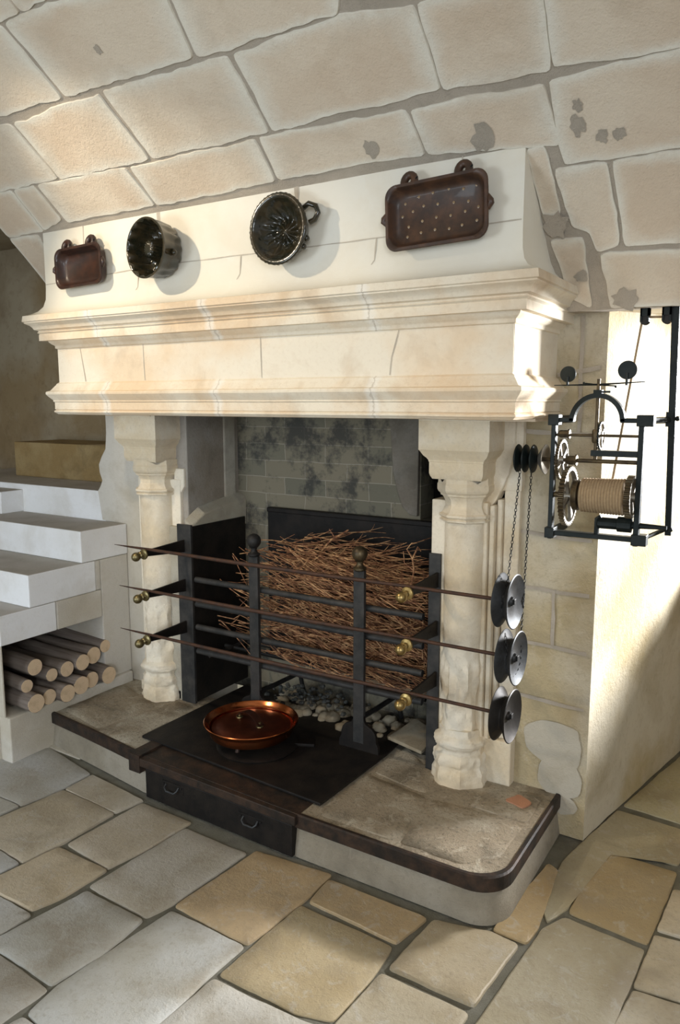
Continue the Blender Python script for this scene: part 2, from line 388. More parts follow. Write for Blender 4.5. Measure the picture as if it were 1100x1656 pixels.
# the stones: (x, theta) outlines
VS = [[[-3.055,0.8071],[-2.746,0.797],[-2.751,0.6884],[-3.22,0.6892]],[[-2.727,0.7985],[-2.607,0.7995],[-2.604,0.7112],[-2.739,0.691]],[[-2.585,0.7972],[-2.118,0.7908],[-2.099,0.7006],[-2.58,0.6986]],[[-2.092,0.7878],[-1.544,0.7878],[-1.55,0.7043],[-2.088,0.6995]],[[-1.524,0.7905],[-1.028,0.778],[-1.015,0.7004],[-1.532,0.7078]],[[-1.012,0.7782],[-0.643,0.7704],[-0.631,0.673],[-1.001,0.7]],[[-2.839,0.9538],[-2.471,0.9368],[-2.457,0.8062],[-3.055,0.8071]],[[-2.45,0.937],[-2.008,0.9433],[-1.993,0.7999],[-2.447,0.8019]],[[-1.982,0.9449],[-1.482,0.9384],[-1.483,0.7979],[-1.975,0.8006]],[[-1.459,0.9392],[-1.109,0.9439],[-1.102,0.9448],[-0.902,0.9304],[-0.907,0.8023],[-1.466,0.8007]],[[-0.892,0.9289],[-0.597,0.92],[-0.617,0.7915],[-0.897,0.801]],[[-0.587,0.9182],[-0.216,0.9049],[-0.221,0.7793],[-0.608,0.7958]],[[-2.533,1.1614],[-2.162,1.1149],[-2.163,0.9603],[-2.879,0.9707]],[[-2.143,1.1168],[-1.939,1.1162],[-1.548,1.0839],[-1.593,0.9578],[-2.14,0.9596]],[[-1.535,1.0815],[-1.012,1.0647],[-1.105,0.953],[-1.575,0.9572]],[[-0.626,0.7739],[-0.221,0.7777],[-0.226,0.6352],[-0.63,0.6374]],[[-0.72,0.6746],[-0.672,0.6756],[-0.667,0.5441],[-0.709,0.5403]],[[-0.653,0.6262],[-0.518,0.625],[-0.518,0.4626],[-0.574,0.453],[-0.583,0.499],[-0.638,0.5175]],[[-0.502,0.6275],[-0.226,0.6192],[-0.229,0.4507],[-0.497,0.4579]],[[-0.705,0.4846],[-0.611,0.4849],[-0.619,0.3042],[-0.672,0.3363]],[[-0.569,0.4408],[-0.229,0.4317],[-0.229,0.2868],[-0.554,0.2979]],[[-3.337,0.6781],[-2.801,0.6779],[-2.808,0.6406],[-3.004,0.5086],[-3.03,0.6482]]]
rimvals = {}
def vault_stone(out, seed, off=0.005):
    # out: list of (x, th); metric plane uses arc length approx 1.55 m / rad
    K = 1.25
    pts = jag_poly([(max(x, XL+0.006), t*K) for x, t in out], 0.018, 0.0065, 0.012, seed, 0.004)
    cen = sum(pts, Vector((0, 0)))/len(pts)
    rings = [1.0, 0.99, 0.94, 0.84, 0.66, 0.4]
    R_ = []
    for k, f in enumerate(rings):
        row = []
        for p in pts:
            q = cen + (p-cen)*f; t = min(max(q.y/K, TH0), PI/2-0.002)
            h = (0.0 if k == 0 else off) + (0.0015*noise.noise(Vector((q.x*9, q.y*9, seed))) if k > 1 else 0)
            v = mb.bm.verts.new(vp(q.x, t, h)); row.append(v); rimvals[tuple(round(c, 5) for c in v.co)] = (1.0, 0.95, 0.75, 0.42, 0.15, 0.0)[k]
        R_.append(row)
    for A, B in zip(R_, R_[1:]):
        n = len(A)
        for j in range(n): mb.face([A[j], A[(j+1) % n], B[(j+1) % n], B[j]])
    c = mb.bm.verts.new(vp(cen.x, min(cen.y/K, PI/2-0.002), off)); rimvals[tuple(round(q, 5) for q in c.co)] = 0.0
    n = len(R_[-1])
    for j in range(n): mb.face([R_[-1][j], R_[-1][(j+1) % n], c])
mb.mi = 0
for i, o_ in enumerate(VS): vault_stone(o_, i)
# courses beyond the frame
random.seed(3)
for (t0, t1, xs0, xs1) in ((0.96, 1.115, -1.0, 1.55), (0.645, 0.778, -0.215, 1.55), (0.80, 0.945, -0.2, 1.55), (0.46, 0.62, -0.215, 1.55), (0.29, 0.445, -0.215, 1.55), (1.128, 1.27, -3.0, 1.55), (1.285, 1.42, -3.0, 1.55), (1.435, 1.56, -3.0, 1.55)):
    x = xs0
    while x < xs1 - 0.1:
        w = min(random.uniform(0.38, 0.6), xs1 - x)
        vault_stone([(x+0.007, t1), (x+w-0.007, t1), (x+w-0.007, t0), (x+0.007, t0)], random.random()*50); x += w
mb.mi = 1
for i, (bx, bt, br) in enumerate([(-0.829,0.7073,18),(-1.168,0.7287,13),(-0.512,0.3214,26),(-0.682,0.5216,22),(-0.566,0.731,8),(-0.575,0.70,12),(-0.519,0.6745,9),(-0.476,0.6744,9),(-0.634,0.3944,12),(-1.885,1.0189,7)]):
    r = br*0.0019
    pts = blob((bx, bt*1.25), r, i+5, 16, 0.4)
    mb.face([mb.bm.verts.new(vp(px_, py_/1.25, 0.0075)) for px_, py_ in pts])
ce = mb.build('ceiling', ['vault', 'mortar'], smooth=35)
at = ce.data.attributes.new('rim', 'FLOAT', 'POINT')
for v in ce.data.vertices: at.data[v.index].value = rimvals.get(tuple(round(c, 5) for c in v.co), 0.0)
tag(ce, kind='structure')

# ------------------------------------------------------------------ floor
mb = MB(); mb.mi = 1
mb.box((-6, -3, -0.1), (2.2, 4.2, -0.006))
FS = [[(-2.909,1.683),(-2.934,1.871),(-2.825,2.045),(-2.473,1.977),(-2.47,1.842),(-2.499,1.67),(-2.629,1.666),(-2.86,1.653)],[(-2.451,1.842),(-2.456,1.975),(-2.121,1.941),(-2.144,1.825)],[(-2.486,1.569),(-2.452,1.827),(-2.144,1.815),(-2.147,1.588),(-2.173,1.445),(-2.309,1.449),(-2.498,1.417)],[(-2.125,1.593),(-2.109,1.926),(-1.853,1.926),(-1.869,1.713),(-1.896,1.571)],[(-2.614,1.656),(-2.505,1.658),(-2.512,1.586),(-2.526,1.435),(-2.847,1.631)],[(-2.168,1.354),(-2.139,1.562),(-1.893,1.559),(-1.901,1.389),(-1.93,1.303),(-2.085,1.298),(-2.178,1.294)],[(-1.872,1.476),(-1.842,1.884),(-1.557,1.881),(-1.584,1.543),(-1.607,1.464)],[(-2.294,1.439),(-2.178,1.428),(-2.186,1.366),(-2.203,1.289),(-2.428,1.296),(-2.489,1.411)],[(-1.567,1.55),(-1.531,1.91),(-1.241,1.935),(-1.241,1.782),(-1.272,1.539)],[(-1.904,1.175),(-1.858,1.45),(-1.605,1.449),(-1.598,1.277),(-1.624,1.14),(-1.858,1.145),(-1.915,1.134)],[(-2.071,1.288),(-1.915,1.283),(-1.916,1.183),(-1.936,1.128),(-2.2,1.105),(-2.179,1.284)],[(-1.592,1.043),(-1.604,1.135),(-1.563,1.528),(-1.278,1.523),(-1.286,1.356),(-1.281,1.193),(-1.28,1.014)],[(-1.261,1.408),(-1.237,1.758),(-0.912,1.748),(-0.905,1.654),(-0.917,1.438),(-1.013,1.41)],[(-1.224,1.787),(-1.23,1.907),(-0.882,1.906),(-0.909,1.768)],[(-1.276,1.201),(-1.264,1.383),(-0.983,1.392),(-0.897,1.401),(-0.914,1.092),(-1.281,1.024)],[(-1.838,1.131),(-1.618,1.121),(-1.627,0.989),(-1.634,0.803),(-2.187,0.767),(-2.011,1.127)],[(-1.598,1.0),(-1.59,1.028),(-1.293,1.016),(-1.282,0.755),(-1.606,0.802)],[(-0.877,1.674),(-0.854,1.913),(-0.69,1.955),(-0.609,1.943),(-0.632,1.671)],[(-0.903,1.424),(-0.887,1.641),(-0.636,1.636),(-0.641,1.441),(-0.644,1.261),(-0.932,1.203)],[(-0.687,1.973),(-0.669,2.172),(-0.644,2.374),(-0.609,2.356),(-0.583,2.047),(-0.592,1.968)],[(-0.604,1.619),(-0.565,2.049),(-0.522,2.136),(-0.294,2.121),(-0.311,1.792),(-0.328,1.507),(-0.641,1.441)],[(-0.518,2.169),(-0.524,2.558),(-0.273,2.557),(-0.274,2.436),(-0.293,2.151)],[(-0.275,2.229),(-0.26,2.452),(-0.037,2.468),(-0.055,2.241)],[(-0.288,1.962),(-0.278,2.203),(-0.053,2.222),(-0.078,1.983)],[(-0.305,1.805),(-0.29,1.943),(-0.079,1.964),(-0.097,1.651),(-0.321,1.529)],[(-0.611,2.42),(-0.52,2.857),(-0.236,2.837),(-0.274,2.605),(-0.529,2.618),(-0.53,2.185),(-0.565,2.09),(-0.59,2.141)],[(-0.507,2.907),(-0.368,3.531),(-0.027,3.447),(-0.221,2.884)]]
TINT = {0:(0.95,0.97,1.0),1:(1.0,0.92,0.8),2:(1.05,0.95,0.8),3:(1.0,0.9,0.76),4:(0.98,1,1.02),5:(1.1,0.95,0.74),6:(1.02,0.98,0.92),7:(0.95,0.97,1),8:(1.02,0.78,0.50),9:(1.02,1.04,1.06),10:(1,1,1),11:(1.05,1.07,1.07),12:(0.94,0.78,0.52),13:(0.94,0.72,0.45),14:(1.05,1.03,0.98),15:(0.98,0.97,0.96),16:(1,1,1),17:(0.96,0.83,0.62),18:(0.98,0.89,0.72),19:(0.95,0.72,0.42),20:(0.84,0.76,0.58),21:(0.86,0.69,0.43),22:(1.2,1.08,0.88),23:(1.15,1.04,0.84),24:(1.05,0.96,0.78),25:(0.86,0.78,0.58),26:(0.95,0.88,0.62)}
def sat(rgb):
    return rgb
tints = {}
def slab(pts, seed, tint):
    P = jag_poly([tuple(p) for p in pts], 0.022, 0.0035, 0.012, seed, 0.0045)
    cen = sum(P, Vector((0, 0)))/len(P); rr = []
    dz = random.uniform(-0.002, 0.002)
    for k, f in enumerate((1.0, 0.992, 0.96, 0.7, 0.35)):
        row = []
        for p in P:
            q = cen + (p-cen)*f
            h = -0.01 if k == 0 else (0.0 if k == 1 else 0.0025) + 0.0025*noise.noise(Vector((q.x*8, q.y*8, seed))) + dz
            row.append(mb.bm.verts.new((q.x, q.y, h)))
        rr.append(row)
    vs = []
    for A, B in zip(rr, rr[1:]):
        n = len(A)
        for j in range(n):
            f = mb.face([A[j], A[(j+1) % n], B[(j+1) % n], B[j]])
    c = mb.bm.verts.new((cen.x, cen.y, 0.0025+dz))
    for j in range(len(rr[-1])): mb.face([rr[-1][j], rr[-1][(j+1) % len(rr[-1])], c])
    for row in rr:
        for v in row: tints[tuple(round(q, 5) for q in v.co)] = tint
    tints[tuple(round(q, 5) for q in c.co)] = tint
mb.mi = 0
random.seed(11)
for i, s_ in enumerate(FS): slab(s_, i, TINT.get(i, (1, 1, 1)))
def inside(pt, poly):
    x, y = pt; r = False
    for i in range(len(poly)):
        (x0, y0), (x1, y1) = poly[i-1], poly[i]
        if (y0 > y) != (y1 > y) and x < (x1-x0)*(y-y0)/(y1-y0)+x0: r = not r
    return r
ca, sa = math.cos(math.radians(3)), math.sin(math.radians(3))
for r_ in range(-12, 14):
    yy = -1.0
    yy = -2.6 + (r_ % 2)*0.2
    while yy < 3.8:
        hh = random.uniform(0.3, 0.48); x0, x1 = r_*0.33+0.02, r_*0.33+0.33
        q = [(x0*ca - y*sa - 1.2, x0*sa*0 + y) for y in (yy, yy+hh-0.018)] + [(x1*ca - y*sa - 1.2, y) for y in (yy+hh-0.018, yy)]
        yy += hh
        test = [(a[0]*(1-t)+b[0]*t, a[1]*(1-t)+b[1]*t) for a in q for b in q for t in (0, 0.5)]
        if any(inside(t, p) for t in test for p in FS): continue
        if any(inside(v_, q) for p in FS for v_ in p): continue
        if all(-2.8 < t[0] < -0.66 and t[1] > 1.95 for t in q) or q[0][0] < -5.5 or q[0][1] < -2.8: continue
        g = random.uniform(0.92, 1.06); slab(q, random.random()*90, (g, g*0.97, g*0.9))
fl = mb.build('floor', ['floor', 'grout'], smooth=30)
at = fl.data.attributes.new('tint', 'FLOAT_COLOR', 'POINT')
for v in fl.data.vertices: at.data[v.index].color = (*tints.get(tuple(round(c, 5) for c in v.co), (1, 1, 1)), 1)
tag(fl, kind='structure')

# ------------------------------------------------------------------ walls
PY = 2.577
def strips(mb, segs, y, w=0.006, th=0.0012):   # mortar joints on a plane facing -Y; segs of (x,z) polylines
    for ip, pl in enumerate(segs):
        for (a, b) in zip(pl, pl[1:]):
            th += 0.00013
            a, b = Vector(a), Vector(b); d = (b-a).normalized(); n = Vector((-d.y, d.x))*w/2; 
            k = max(2, int((b-a).length/0.03)); L, R_ = [], []
            for i in range(k+1):
                p = a + (b-a)*i/k; j = n*(1+0.6*noise.noise(Vector((p.x*30, p.y*30, 1)))) ; s2 = n*0.9*noise.noise(Vector((p.x*11, p.y*11, 7)))
                L.append(mb.bm.verts.new((p.x+j.x+s2.x, y-th, p.y+j.y+s2.y))); R_.append(mb.bm.verts.new((p.x-j.x+s2.x, y-th, p.y-j.y+s2.y)))
            for i in range(k): mb.face([L[i], L[i+1], R_[i+1], R_[i]])
# pier right of the fireplace, with the splayed side of the window embrasure
def surfgrid(mb, a, b, z0, z1, nx, nz, amp, seed, nrm):
    a, b, nrm = Vector(a), Vector(b), Vector(nrm)
    g = []
    for i in range(nx+1):
        row = []
        for k in range(nz+1):
            p = a + (b-a)*i/nx; z = z0 + (z1-z0)*k/nz
            e = 0.0 if i in (0, nx) else 1.0
            q = Vector((p.x, p.y, z)) + nrm*amp*e*(noise.noise(Vector((p.x*3+seed, p.y*3, z*3))) + 0.4*noise.noise(Vector((p.x*10, p.y*10+seed, z*10))))
            row.append(mb.bm.verts.new(q))
        g.append(row)
    for i in range(nx):
        for k in range(nz): mb.face([g[i][k], g[i+1][k], g[i+1][k+1], g[i][k+1]])
CX = -0.582
mb = MB()
mb.mi = 0; surfgrid(mb, (-0.86, PY, 0), (CX, PY, 0), 0, 1.838, 12, 60, 0.004, 1, (0, -1, 0))
mb.mi = 2; surfgrid(mb, (CX, PY, 0), (-0.365, 3.66, 0), 0, 1.90, 30, 50, 0.007, 2, (0.97, -0.2, 0))
mb.mi = 0
mb.poly([(-0.86, PY, 0), (-0.86, 3.9, 0), (-0.86, 3.9, 1.838), (-0.86, PY, 1.838)]); mb.poly([(-0.86, 3.9, 0), (-0.365, 3.66, 0), (-0.365, 3.66, 1.9), (-0.86, 3.9, 1.838)])
mb.mi = 1
strips(mb, [[(-0.86, 1.10), (-0.72, 1.09), (-0.6, 1.085)], [(-0.86, 0.90), (-0.6, 0.895)], [(-0.86, 0.70), (-0.6, 0.69)], [(-0.86, 0.50), (-0.6, 0.485)], [(-0.70, 1.09), (-0.705, 1.45)], [(-0.66, 1.45), (-0.665, 1.83)], [(-0.84, 1.45), (-0.6, 1.44)], [(-0.72, 0.9), (-0.72, 0.7)], [(-0.74, 1.64), (-0.6, 1.66)]], PY-0.006, 0.013, 0.0)
mb.mi = 3
for i, (c, r) in enumerate((((-0.70, 0.34), 0.11), ((-0.67, 0.22), 0.09), ((-0.645, 0.12), 0.045))):
    pts = [tuple(p) for p in jag_poly(blob(c, r, 40+i, 9, 0.25), 0.012, 0.006, 0.05, i)]; mb.face([mb.bm.verts.new((min(x, CX-0.004), PY-0.0075-0.0006*i, max(z, 0.003))) for x, z in pts])
tag(mb.build('wall_right', ['pier', 'mortar', 'splay', 'patch'], smooth=40), kind='structure')
# embrasure: far wall with window opening, right splay, soffit, and the pier right of it
mb = MB()
WX0, WX1, WZ0, WZ1 = -0.26, 0.62, 0.92, 1.84
mb.box((-0.37, 3.65, -0.02), (WX0, 3.78, 2.05)); mb.box((WX1, 3.65, -0.02), (0.78, 3.78, 2.05))
mb.box((WX0, 3.65, -0.02), (WX1, 3.78, WZ0)); mb.box((WX0, 3.65, WZ1), (WX1, 3.78, 2.05))
mb.prism([(0.95, PY, -0.02), (0.76, 3.65, -0.02), (0.76, 3.9, -0.02), (2.2, 3.9, -0.02), (2.2, PY, -0.02)], (0, 0, 1.86))
mb.prism([(CX, 2.50, 1.8385), (0.95, 2.50, 1.8385), (0.95, 3.66, 1.90), (CX, 3.66, 1.90)], (0, 0, 0.2))
tag(mb.build('wall_back', ['splay']), kind='structure')
mb = MB()
for (x0, x1, z0, z1) in ((WX0, WX0+0.04, WZ0, WZ1), (WX1-0.04, WX1, WZ0, WZ1), (WX0, WX1, WZ0, WZ0+0.04), (WX0, WX1, WZ1-0.04, WZ1), (0.165, 0.195, WZ0, WZ1), (WX0, WX1, 1.22, 1.24), (WX0, WX1, 1.52, 1.54)): mb.box((x0, 3.69, z0), (x1, 3.73, z1))
wf = tag(mb.build('window_1', ['jackiron']), kind='structure')
mb = MB(); mb.box((WX0+0.01, 3.706, WZ0+0.01), (WX1-0.01, 3.71, WZ1-0.01)); mb.build('pane', ['glass'], wf)
# stair side wall, back of the stairwell
mb = MB()
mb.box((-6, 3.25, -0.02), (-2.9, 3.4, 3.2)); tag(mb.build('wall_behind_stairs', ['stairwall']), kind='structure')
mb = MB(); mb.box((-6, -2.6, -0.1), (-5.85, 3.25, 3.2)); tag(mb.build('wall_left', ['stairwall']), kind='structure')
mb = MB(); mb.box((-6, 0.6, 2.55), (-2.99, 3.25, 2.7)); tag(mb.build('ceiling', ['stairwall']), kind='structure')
mb = MB(); mb.box((-3.14, -2.6, 1.72), (-2.99, 1.70, 3.0)); tag(mb.build('added_shade_wall', ['plaster']), kind='structure')  # unseen wall added to keep light off the upper stairwell

# ------------------------------------------------------------------ staircase
st = empty('stone_staircase', (-3.2, 2.3, 0), 'pale stone steps rising left of the fireplace above the log niche', 'staircase')
SX = -2.85
def stepblock(y0, y1, z0, z1, x0=-4.6, x1=SX, m=('step', 'tread'), name='step'):
    mb = MB(); mb.box((x0, y0, z0), (x1, y1, z1))
    for f in mb.bm.faces:
        f.normal_update()
    bmesh.ops.recalc_face_normals(mb.bm, faces=mb.bm.faces)
    for f in mb.bm.faces:
        if f.normal.z > 0.9: f.material_index = 1
    return mb.build(name, list(m), st, bevel=0.005)
stepblock(1.855, 2.14, 0.522, 0.655)
stepblock(2.144, 2.40, 0.522, 0.655, m=('plaster', 'plaster'))
stepblock(2.005, 2.37, 0.656, 0.803)
stepblock(2.293, 2.575, 0.804, 0.955)
stepblock(2.578, 3.2, 0.80, 1.106, x1=-3.0)
stepblock(2.44, 2.60, 0.955, 1.075, x0=-4.4, x1=-3.66)
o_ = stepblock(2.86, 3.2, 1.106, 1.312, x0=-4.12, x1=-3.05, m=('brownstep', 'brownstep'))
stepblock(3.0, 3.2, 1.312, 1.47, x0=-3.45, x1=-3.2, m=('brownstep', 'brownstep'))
mb = MB()   # masonry that carries the steps, with the log niche left open
mb.box((-4.6, 1.80, -0.01), (SX-0.05, 1.90, 0.20)); mb.box((-4.6, 1.86, -0.01), (SX+0.02, 2.56, 0.203)); mb.box((-4.6, 1.856, 0.2), (-2.858, 1.868, 0.525))
mb.box((-4.6, 2.405, 0.2), (SX-0.003, 2.575, 0.802)); mb.box((-3.55, 1.87, 0.2), (-3.50, 2.42, 0.525)); mb.box((-4.6, 2.373, 0.657), (SX-0.003, 2.403, 0.802))
mb.build('stair_base', ['plaster'], st, bevel=0.008)

# ------------------------------------------------------------------ fireplace
fp = empty('fireplace', (-1.76, 2.3, 0), 'large carved limestone fireplace with tall hood on two engaged columns', 'fireplace')
FXL, FXR, FYF = -2.744, -0.745, 2.14
def ring_at(p, z, yb=2.60):
    return [(FXL-p, yb, z), (FXL-p, FYF-p, z), (FXR+p, FYF-p, z), (FXR+p, yb, z)]
def sweep(mb, prof, sub=24):
    rows = []
    for (p, z) in prof:
        c = ring_at(p, z); row = [c[0]]
        row.append(c[1])
        for i in range(1, sub):
            t = i/sub; x = c[1][0]*(1-t)+c[2][0]*t
            w = 0.0018*noise.noise(Vector((x*3, z*6, 2))); row.append((x, c[1][1]+w, z+w))
        row += [c[2], c[3]]
        rows.append([mb.bm.verts.new(q) for q in row])
    for A, B in zip(rows, rows[1:]):
        for i in range(len(A)-1): mb.face([A[i], A[i+1], B[i+1], B[i]])
    return rows
UP = [(0.02,1.925),(0.094,1.905),(0.097,1.882),(0.091,1.879),(0.091,1.875),(0.084,1.871),(0.075,1.866),(0.068,1.858),(0.064,1.850),(0.052,1.846),(0.052,1.842),(0.056,1.838),(0.049,1.833),(0.051,1.828),(0.051,1.805),(0.046,1.8045),(0.026,1.806),(0.024,1.800),(0.018,1.793),(0.009,1.787),(0.007,1.784),(0.007,1.775),(0.0,1.772)]
LO = [(0.0,1.633),(0.008,1.627),(0.010,1.622),(0.016,1.614),(0.021,1.607),(0.026,1.600),(0.028,1.5975),(0.039,1.594),(0.041,1.590),(0.041,1.583),(0.038,1.579),(0.033,1.572),(0.024,1.562),(0.020,1.557),(0.021,1.553),(0.016,1.549),(0.016,1.520),(0.012,1.518),(0.019,1.513),(0.019,1.508),(0.012,1.503),(0.008,1.499),(-0.012,1.497),(-0.25,1.496)]
BR = [(0.024,2.27),(0.024,2.02),(0.026,1.975),(0.034,1.945),(0.05,1.925),(0.072,1.912),(0.094,1.9052)]
mb = MB(); sweep(mb, BR)
mb.mi = 1
YB = FYF-0.024
strips(mb, [[(-2.766, 2.035), (-2.05, 2.055), (-1.4, 2.05), (-0.725, 2.05)], [(-2.52, 2.255), (-2.52, 2.045)], [(-2.11, 2.25), (-2.10, 2.05)], [(-1.48, 2.25), (-1.48, 2.21)], [(-0.905, 2.25), (-0.905, 2.2)], [(-2.22, 2.045), (-2.225, 1.985), (-2.25, 1.96)], [(-1.72, 2.05), (-1.725, 1.99), (-1.75, 1.96)], [(-1.185, 2.05), (-1.19, 1.985), (-1.215, 1.955)]], YB, 0.0035, 0.0009)
strips(mb, [[(-2.11, 2.25), (-2.105, 2.12)], [(-1.48, 2.25), (-1.478, 2.2)]], YB, 0.016, 0.0007)
bmesh.ops.transform(mb.bm, matrix=Matrix.Identity(4), verts=mb.bm.verts)
mb.build('chimney_breast', ['breast', 'joint'], fp, smooth=30)
mb = MB(); sweep(mb, UP)
mb.build('upper_cornice', ['cornice'], fp, smooth=22)
mb = MB(); sweep(mb, [(0.0, 1.773), (0.0, 1.632)])
mb.mi = 1
strips(mb, [[(-2.60, 1.772), (-2.575, 1.635)], [(-2.235, 1.772), (-2.23, 1.635)], [(-1.66, 1.772), (-1.655, 1.635)], [(-1.115, 1.772), (-1.14, 1.69), (-1.145, 1.635)]], FYF, 0.004, 0.0012)
strips(mb, [[(-0.7435, 1.772), (-0.7435, 1.635)]], FYF, 0.002, 0.0)
mb.build('frieze', ['hood', 'joint'], fp, smooth=30)
mb = MB(); sweep(mb, LO)
mb.build('lower_cornice', ['cornice'], fp, smooth=22)
# hood core and lintel (keeps daylight out of the hood; the flue stays open)
mb = MB()
mb.box((FXL+0.004, FYF+0.02, 1.50), (FXR-0.004, 2.40, 1.52)); mb.box((FXL+0.004, 2.38, 1.488), (-2.46, 2.62, 1.52)); mb.box((-1.16, 2.38, 1.488), (FXR-0.004, 2.62, 1.52))
mb.build('lintel', ['hood'], fp)

def column(cx, left):
    S = 1.10 if left else 1.0
    e = bpy.data.objects.new('column', None); col.objects.link(e); e.parent = fp; e.location = Vector((cx, 2.5, 0.155)) - Vector(fp.location); e.empty_display_size = 0.05
    YA = 2.515
    n = 8; ph = PI/8
    # corbel: stepped console block
    mb = MB(); rows = []
    CP = [(0.131,1.496,2.385),(0.131,1.386,2.385),(0.127,1.381,2.389),(0.119,1.366,2.398),(0.109,1.357,2.405),(0.103,1.349,2.409),(0.103,1.345,2.409),(0.101,1.342,2.411),(0.101,1.305,2.411),(0.098,1.294,2.414),(0.092,1.283,2.42)]
    for hw, z, yf in CP: rows.append([mb.bm.verts.new(p) for p in ((cx-hw, 2.585, z), (cx-hw, yf, z), (cx+hw*0.98, yf, z), (cx+hw*0.98, 2.585, z))])
    for A, B in zip(rows, rows[1:]):
        for i in range(4): mb.face([A[i], A[(i+1) % 4], B[(i+1) % 4], B[i]])
    mb.face(rows[-1]); mb.face(rows[0][::-1])
    mb.build('corbel', ['column'], e, smooth=25)
    # octagonal capital with V notches on the canted faces
    mb = MB()
    k = 1/math.cos(PI/8)
    prof = [(0.079,1.128),(0.086,1.131),(0.0875,1.137),(0.080,1.141),(0.084,1.144),(0.089,1.148),(0.089,1.155),(0.081,1.160),(0.074,1.170),(0.069,1.185),(0.0695,1.20),(0.075,1.214),(0.080,1.220),(0.085,1.222),(0.086,1.228),(0.094,1.236),(0.097,1.243),(0.097,1.262),(0.094,1.268),(0.094,1.292)]
    ring_top = None; rings = []
    for r, z in prof:
        r *= S
        rings.append([mb.bm.verts.new((cx + r*k*math.cos(2*PI*j/8+ph), YA + r*k*math.sin(2*PI*j/8+ph), z)) for j in range(8)])
    for A, B in zip(rings[:-1], rings[1:-1]):
        for j in range(8): mb.face([A[j], A[(j+1) % 8], B[(j+1) % 8], B[j]])
    A, B = rings[-2], rings[-1]
    for j in range(8):
        j2 = (j+1) % 8
        if j % 2 == 0:   # canted face
            mid = (A[j].co+A[j2].co)/2; mid.z = 1.269
            m_ = mb.bm.verts.new(mid); mb.face([A[j], A[j2], m_]); mb.face([A[j2], B[j2], m_]); mb.face([A[j], m_, B[j]])
        else: mb.face([A[j], A[j2], B[j2], B[j]])
    mb.face(rings[0][::-1])
    mb.lathe([(0.075*S, 1.26), (0.075*S, 1.29)], (cx, YA, 0), 'Z', 8, ph)
    mb.build('capital', ['column'], e, smooth=20)
    # shaft, slightly worn, engaged in the pilaster
    mb = MB()
    zs = [0.30 + (1.13-0.30)*i/90 for i in range(91)]
    def worn(t, z):
        amp = 0.002 + 0.013*min(1, max(0, (0.72 - z)/0.15))
        q = Vector((math.cos(t)*2, math.sin(t)*2 + cx, z*9))
        return 1 + (amp/0.075)*(noise.noise(q) + 0.7*noise.noise(q*2.7) - 0.25) 
    mb.lathe([(0.0745*S, z) for z in zs], (cx, YA, 0), 'Z', 48, 0, worn)
    mb.build('shaft', ['column'], e, smooth=50)
    mb = MB()
    bp_ = [(0.108,0.13),(0.107,0.165),(0.105,0.20),(0.100,0.212),(0.097,0.222),(0.099,0.232),(0.101,0.25),(0.096,0.262),(0.088,0.268),(0.086,0.28),(0.090,0.288),(0.098,0.297),(0.101,0.310),(0.097,0.322),(0.088,0.329),(0.080,0.335),(0.078,0.36)]
    bpf = []
    for (a, b) in zip(bp_, bp_[1:]):
        for q in range(3): bpf.append((a[0]+(b[0]-a[0])*q/3, a[1]+(b[1]-a[1])*q/3))
    bpf.append(bp_[-1])
    def worn2(t, z):
        m = (t - PI/8) % (PI/4) - PI/8
        oct_ = (math.cos(PI/8)/math.cos(m))*1.04 if z < 0.29 else 1.0
        q = Vector((math.cos(t)*1.5, math.sin(t)*1.5 + cx*3, z*14))
        return oct_*(1 + 0.09*noise.noise(q) + 0.07*noise.noise(q*2.9) + 0.03*noise.noise(q*7))
    mb.lathe(bpf, (cx, YA, 0), 'Z', 64, 0, worn2)
    mb.build('base', ['column'], e, smooth=40)
    return e
column(-1.031, False); column(-2.565, True)
# pilaster mouldings beside the columns
mb = MB()
def vstrip(x0, x1, y, z0, z1): mb.box((x0, y, z0), (x1, 2.60, z1))
vstrip(-1.16, -0.945, 2.50, 0.15, 1.2); vstrip(-0.944, -0.925, 2.515, 0.32, 1.19); vstrip(-0.924, -0.905, 2.537, 0.32, 1.21); vstrip(-0.904, -0.846, 2.552, 0.32, 1.245)
vstrip(-1.15, -0.843, 2.53, 0.15, 0.32)
vstrip(-1.16, -0.841, 2.548, 1.24, 1.494)
prof = [(-0.95, 1.18), (-0.93, 1.20), (-0.905, 1.25), (-0.885, 1.30), (-0.87, 1.36), (-0.865, 1.41)]
mb.prism([(-1.1, 2.53, 1.16)] + [(x, 2.53, z) for x, z in prof] + [(-0.865, 2.53, 1.497), (-1.1, 2.53, 1.497)], (0, 0.06, 0))
mb.build('pilaster', ['column'], fp, bevel=0.005)
mb = MB()   # left pier and the wall the staircase dies into, with its rounded edge profile
sil = [(-2.46, 0.0), (-2.90, 0.0), (-2.90, 0.95), (-3.03, 0.955), (-3.055, 1.104), (-3.03, 1.135), (-3.018, 1.16), (-3.035, 1.20), (-3.038, 1.24), (-3.015, 1.28), (-2.985, 1.32), (-2.975, 1.40), (-2.975, 1.84), (-2.46, 1.84)]
mb.prism([(x, PY, z) for x, z in sil], (0, 0.36, 0))
mb.build('left_pier', ['plaster'], fp, bevel=0.006)
mb = MB()
mb.box((-2.70, 2.52, 0.15), (-2.43, 2.60, 1.2)); mb.box((-2.71, 2.50, 0.15), (-2.44, 2.56, 0.20))
mb.prism([(-2.47, 2.525, 0.15), (-2.435, 2.525, 0.15), (-2.435, 2.525, 1.13), (-2.41, 2.525, 1.17), (-2.41, 2.525, 1.25), (-2.47, 2.525, 1.25)], (0, 0.07, 0))
mb.build('pilaster', ['column'], fp, bevel=0.005)
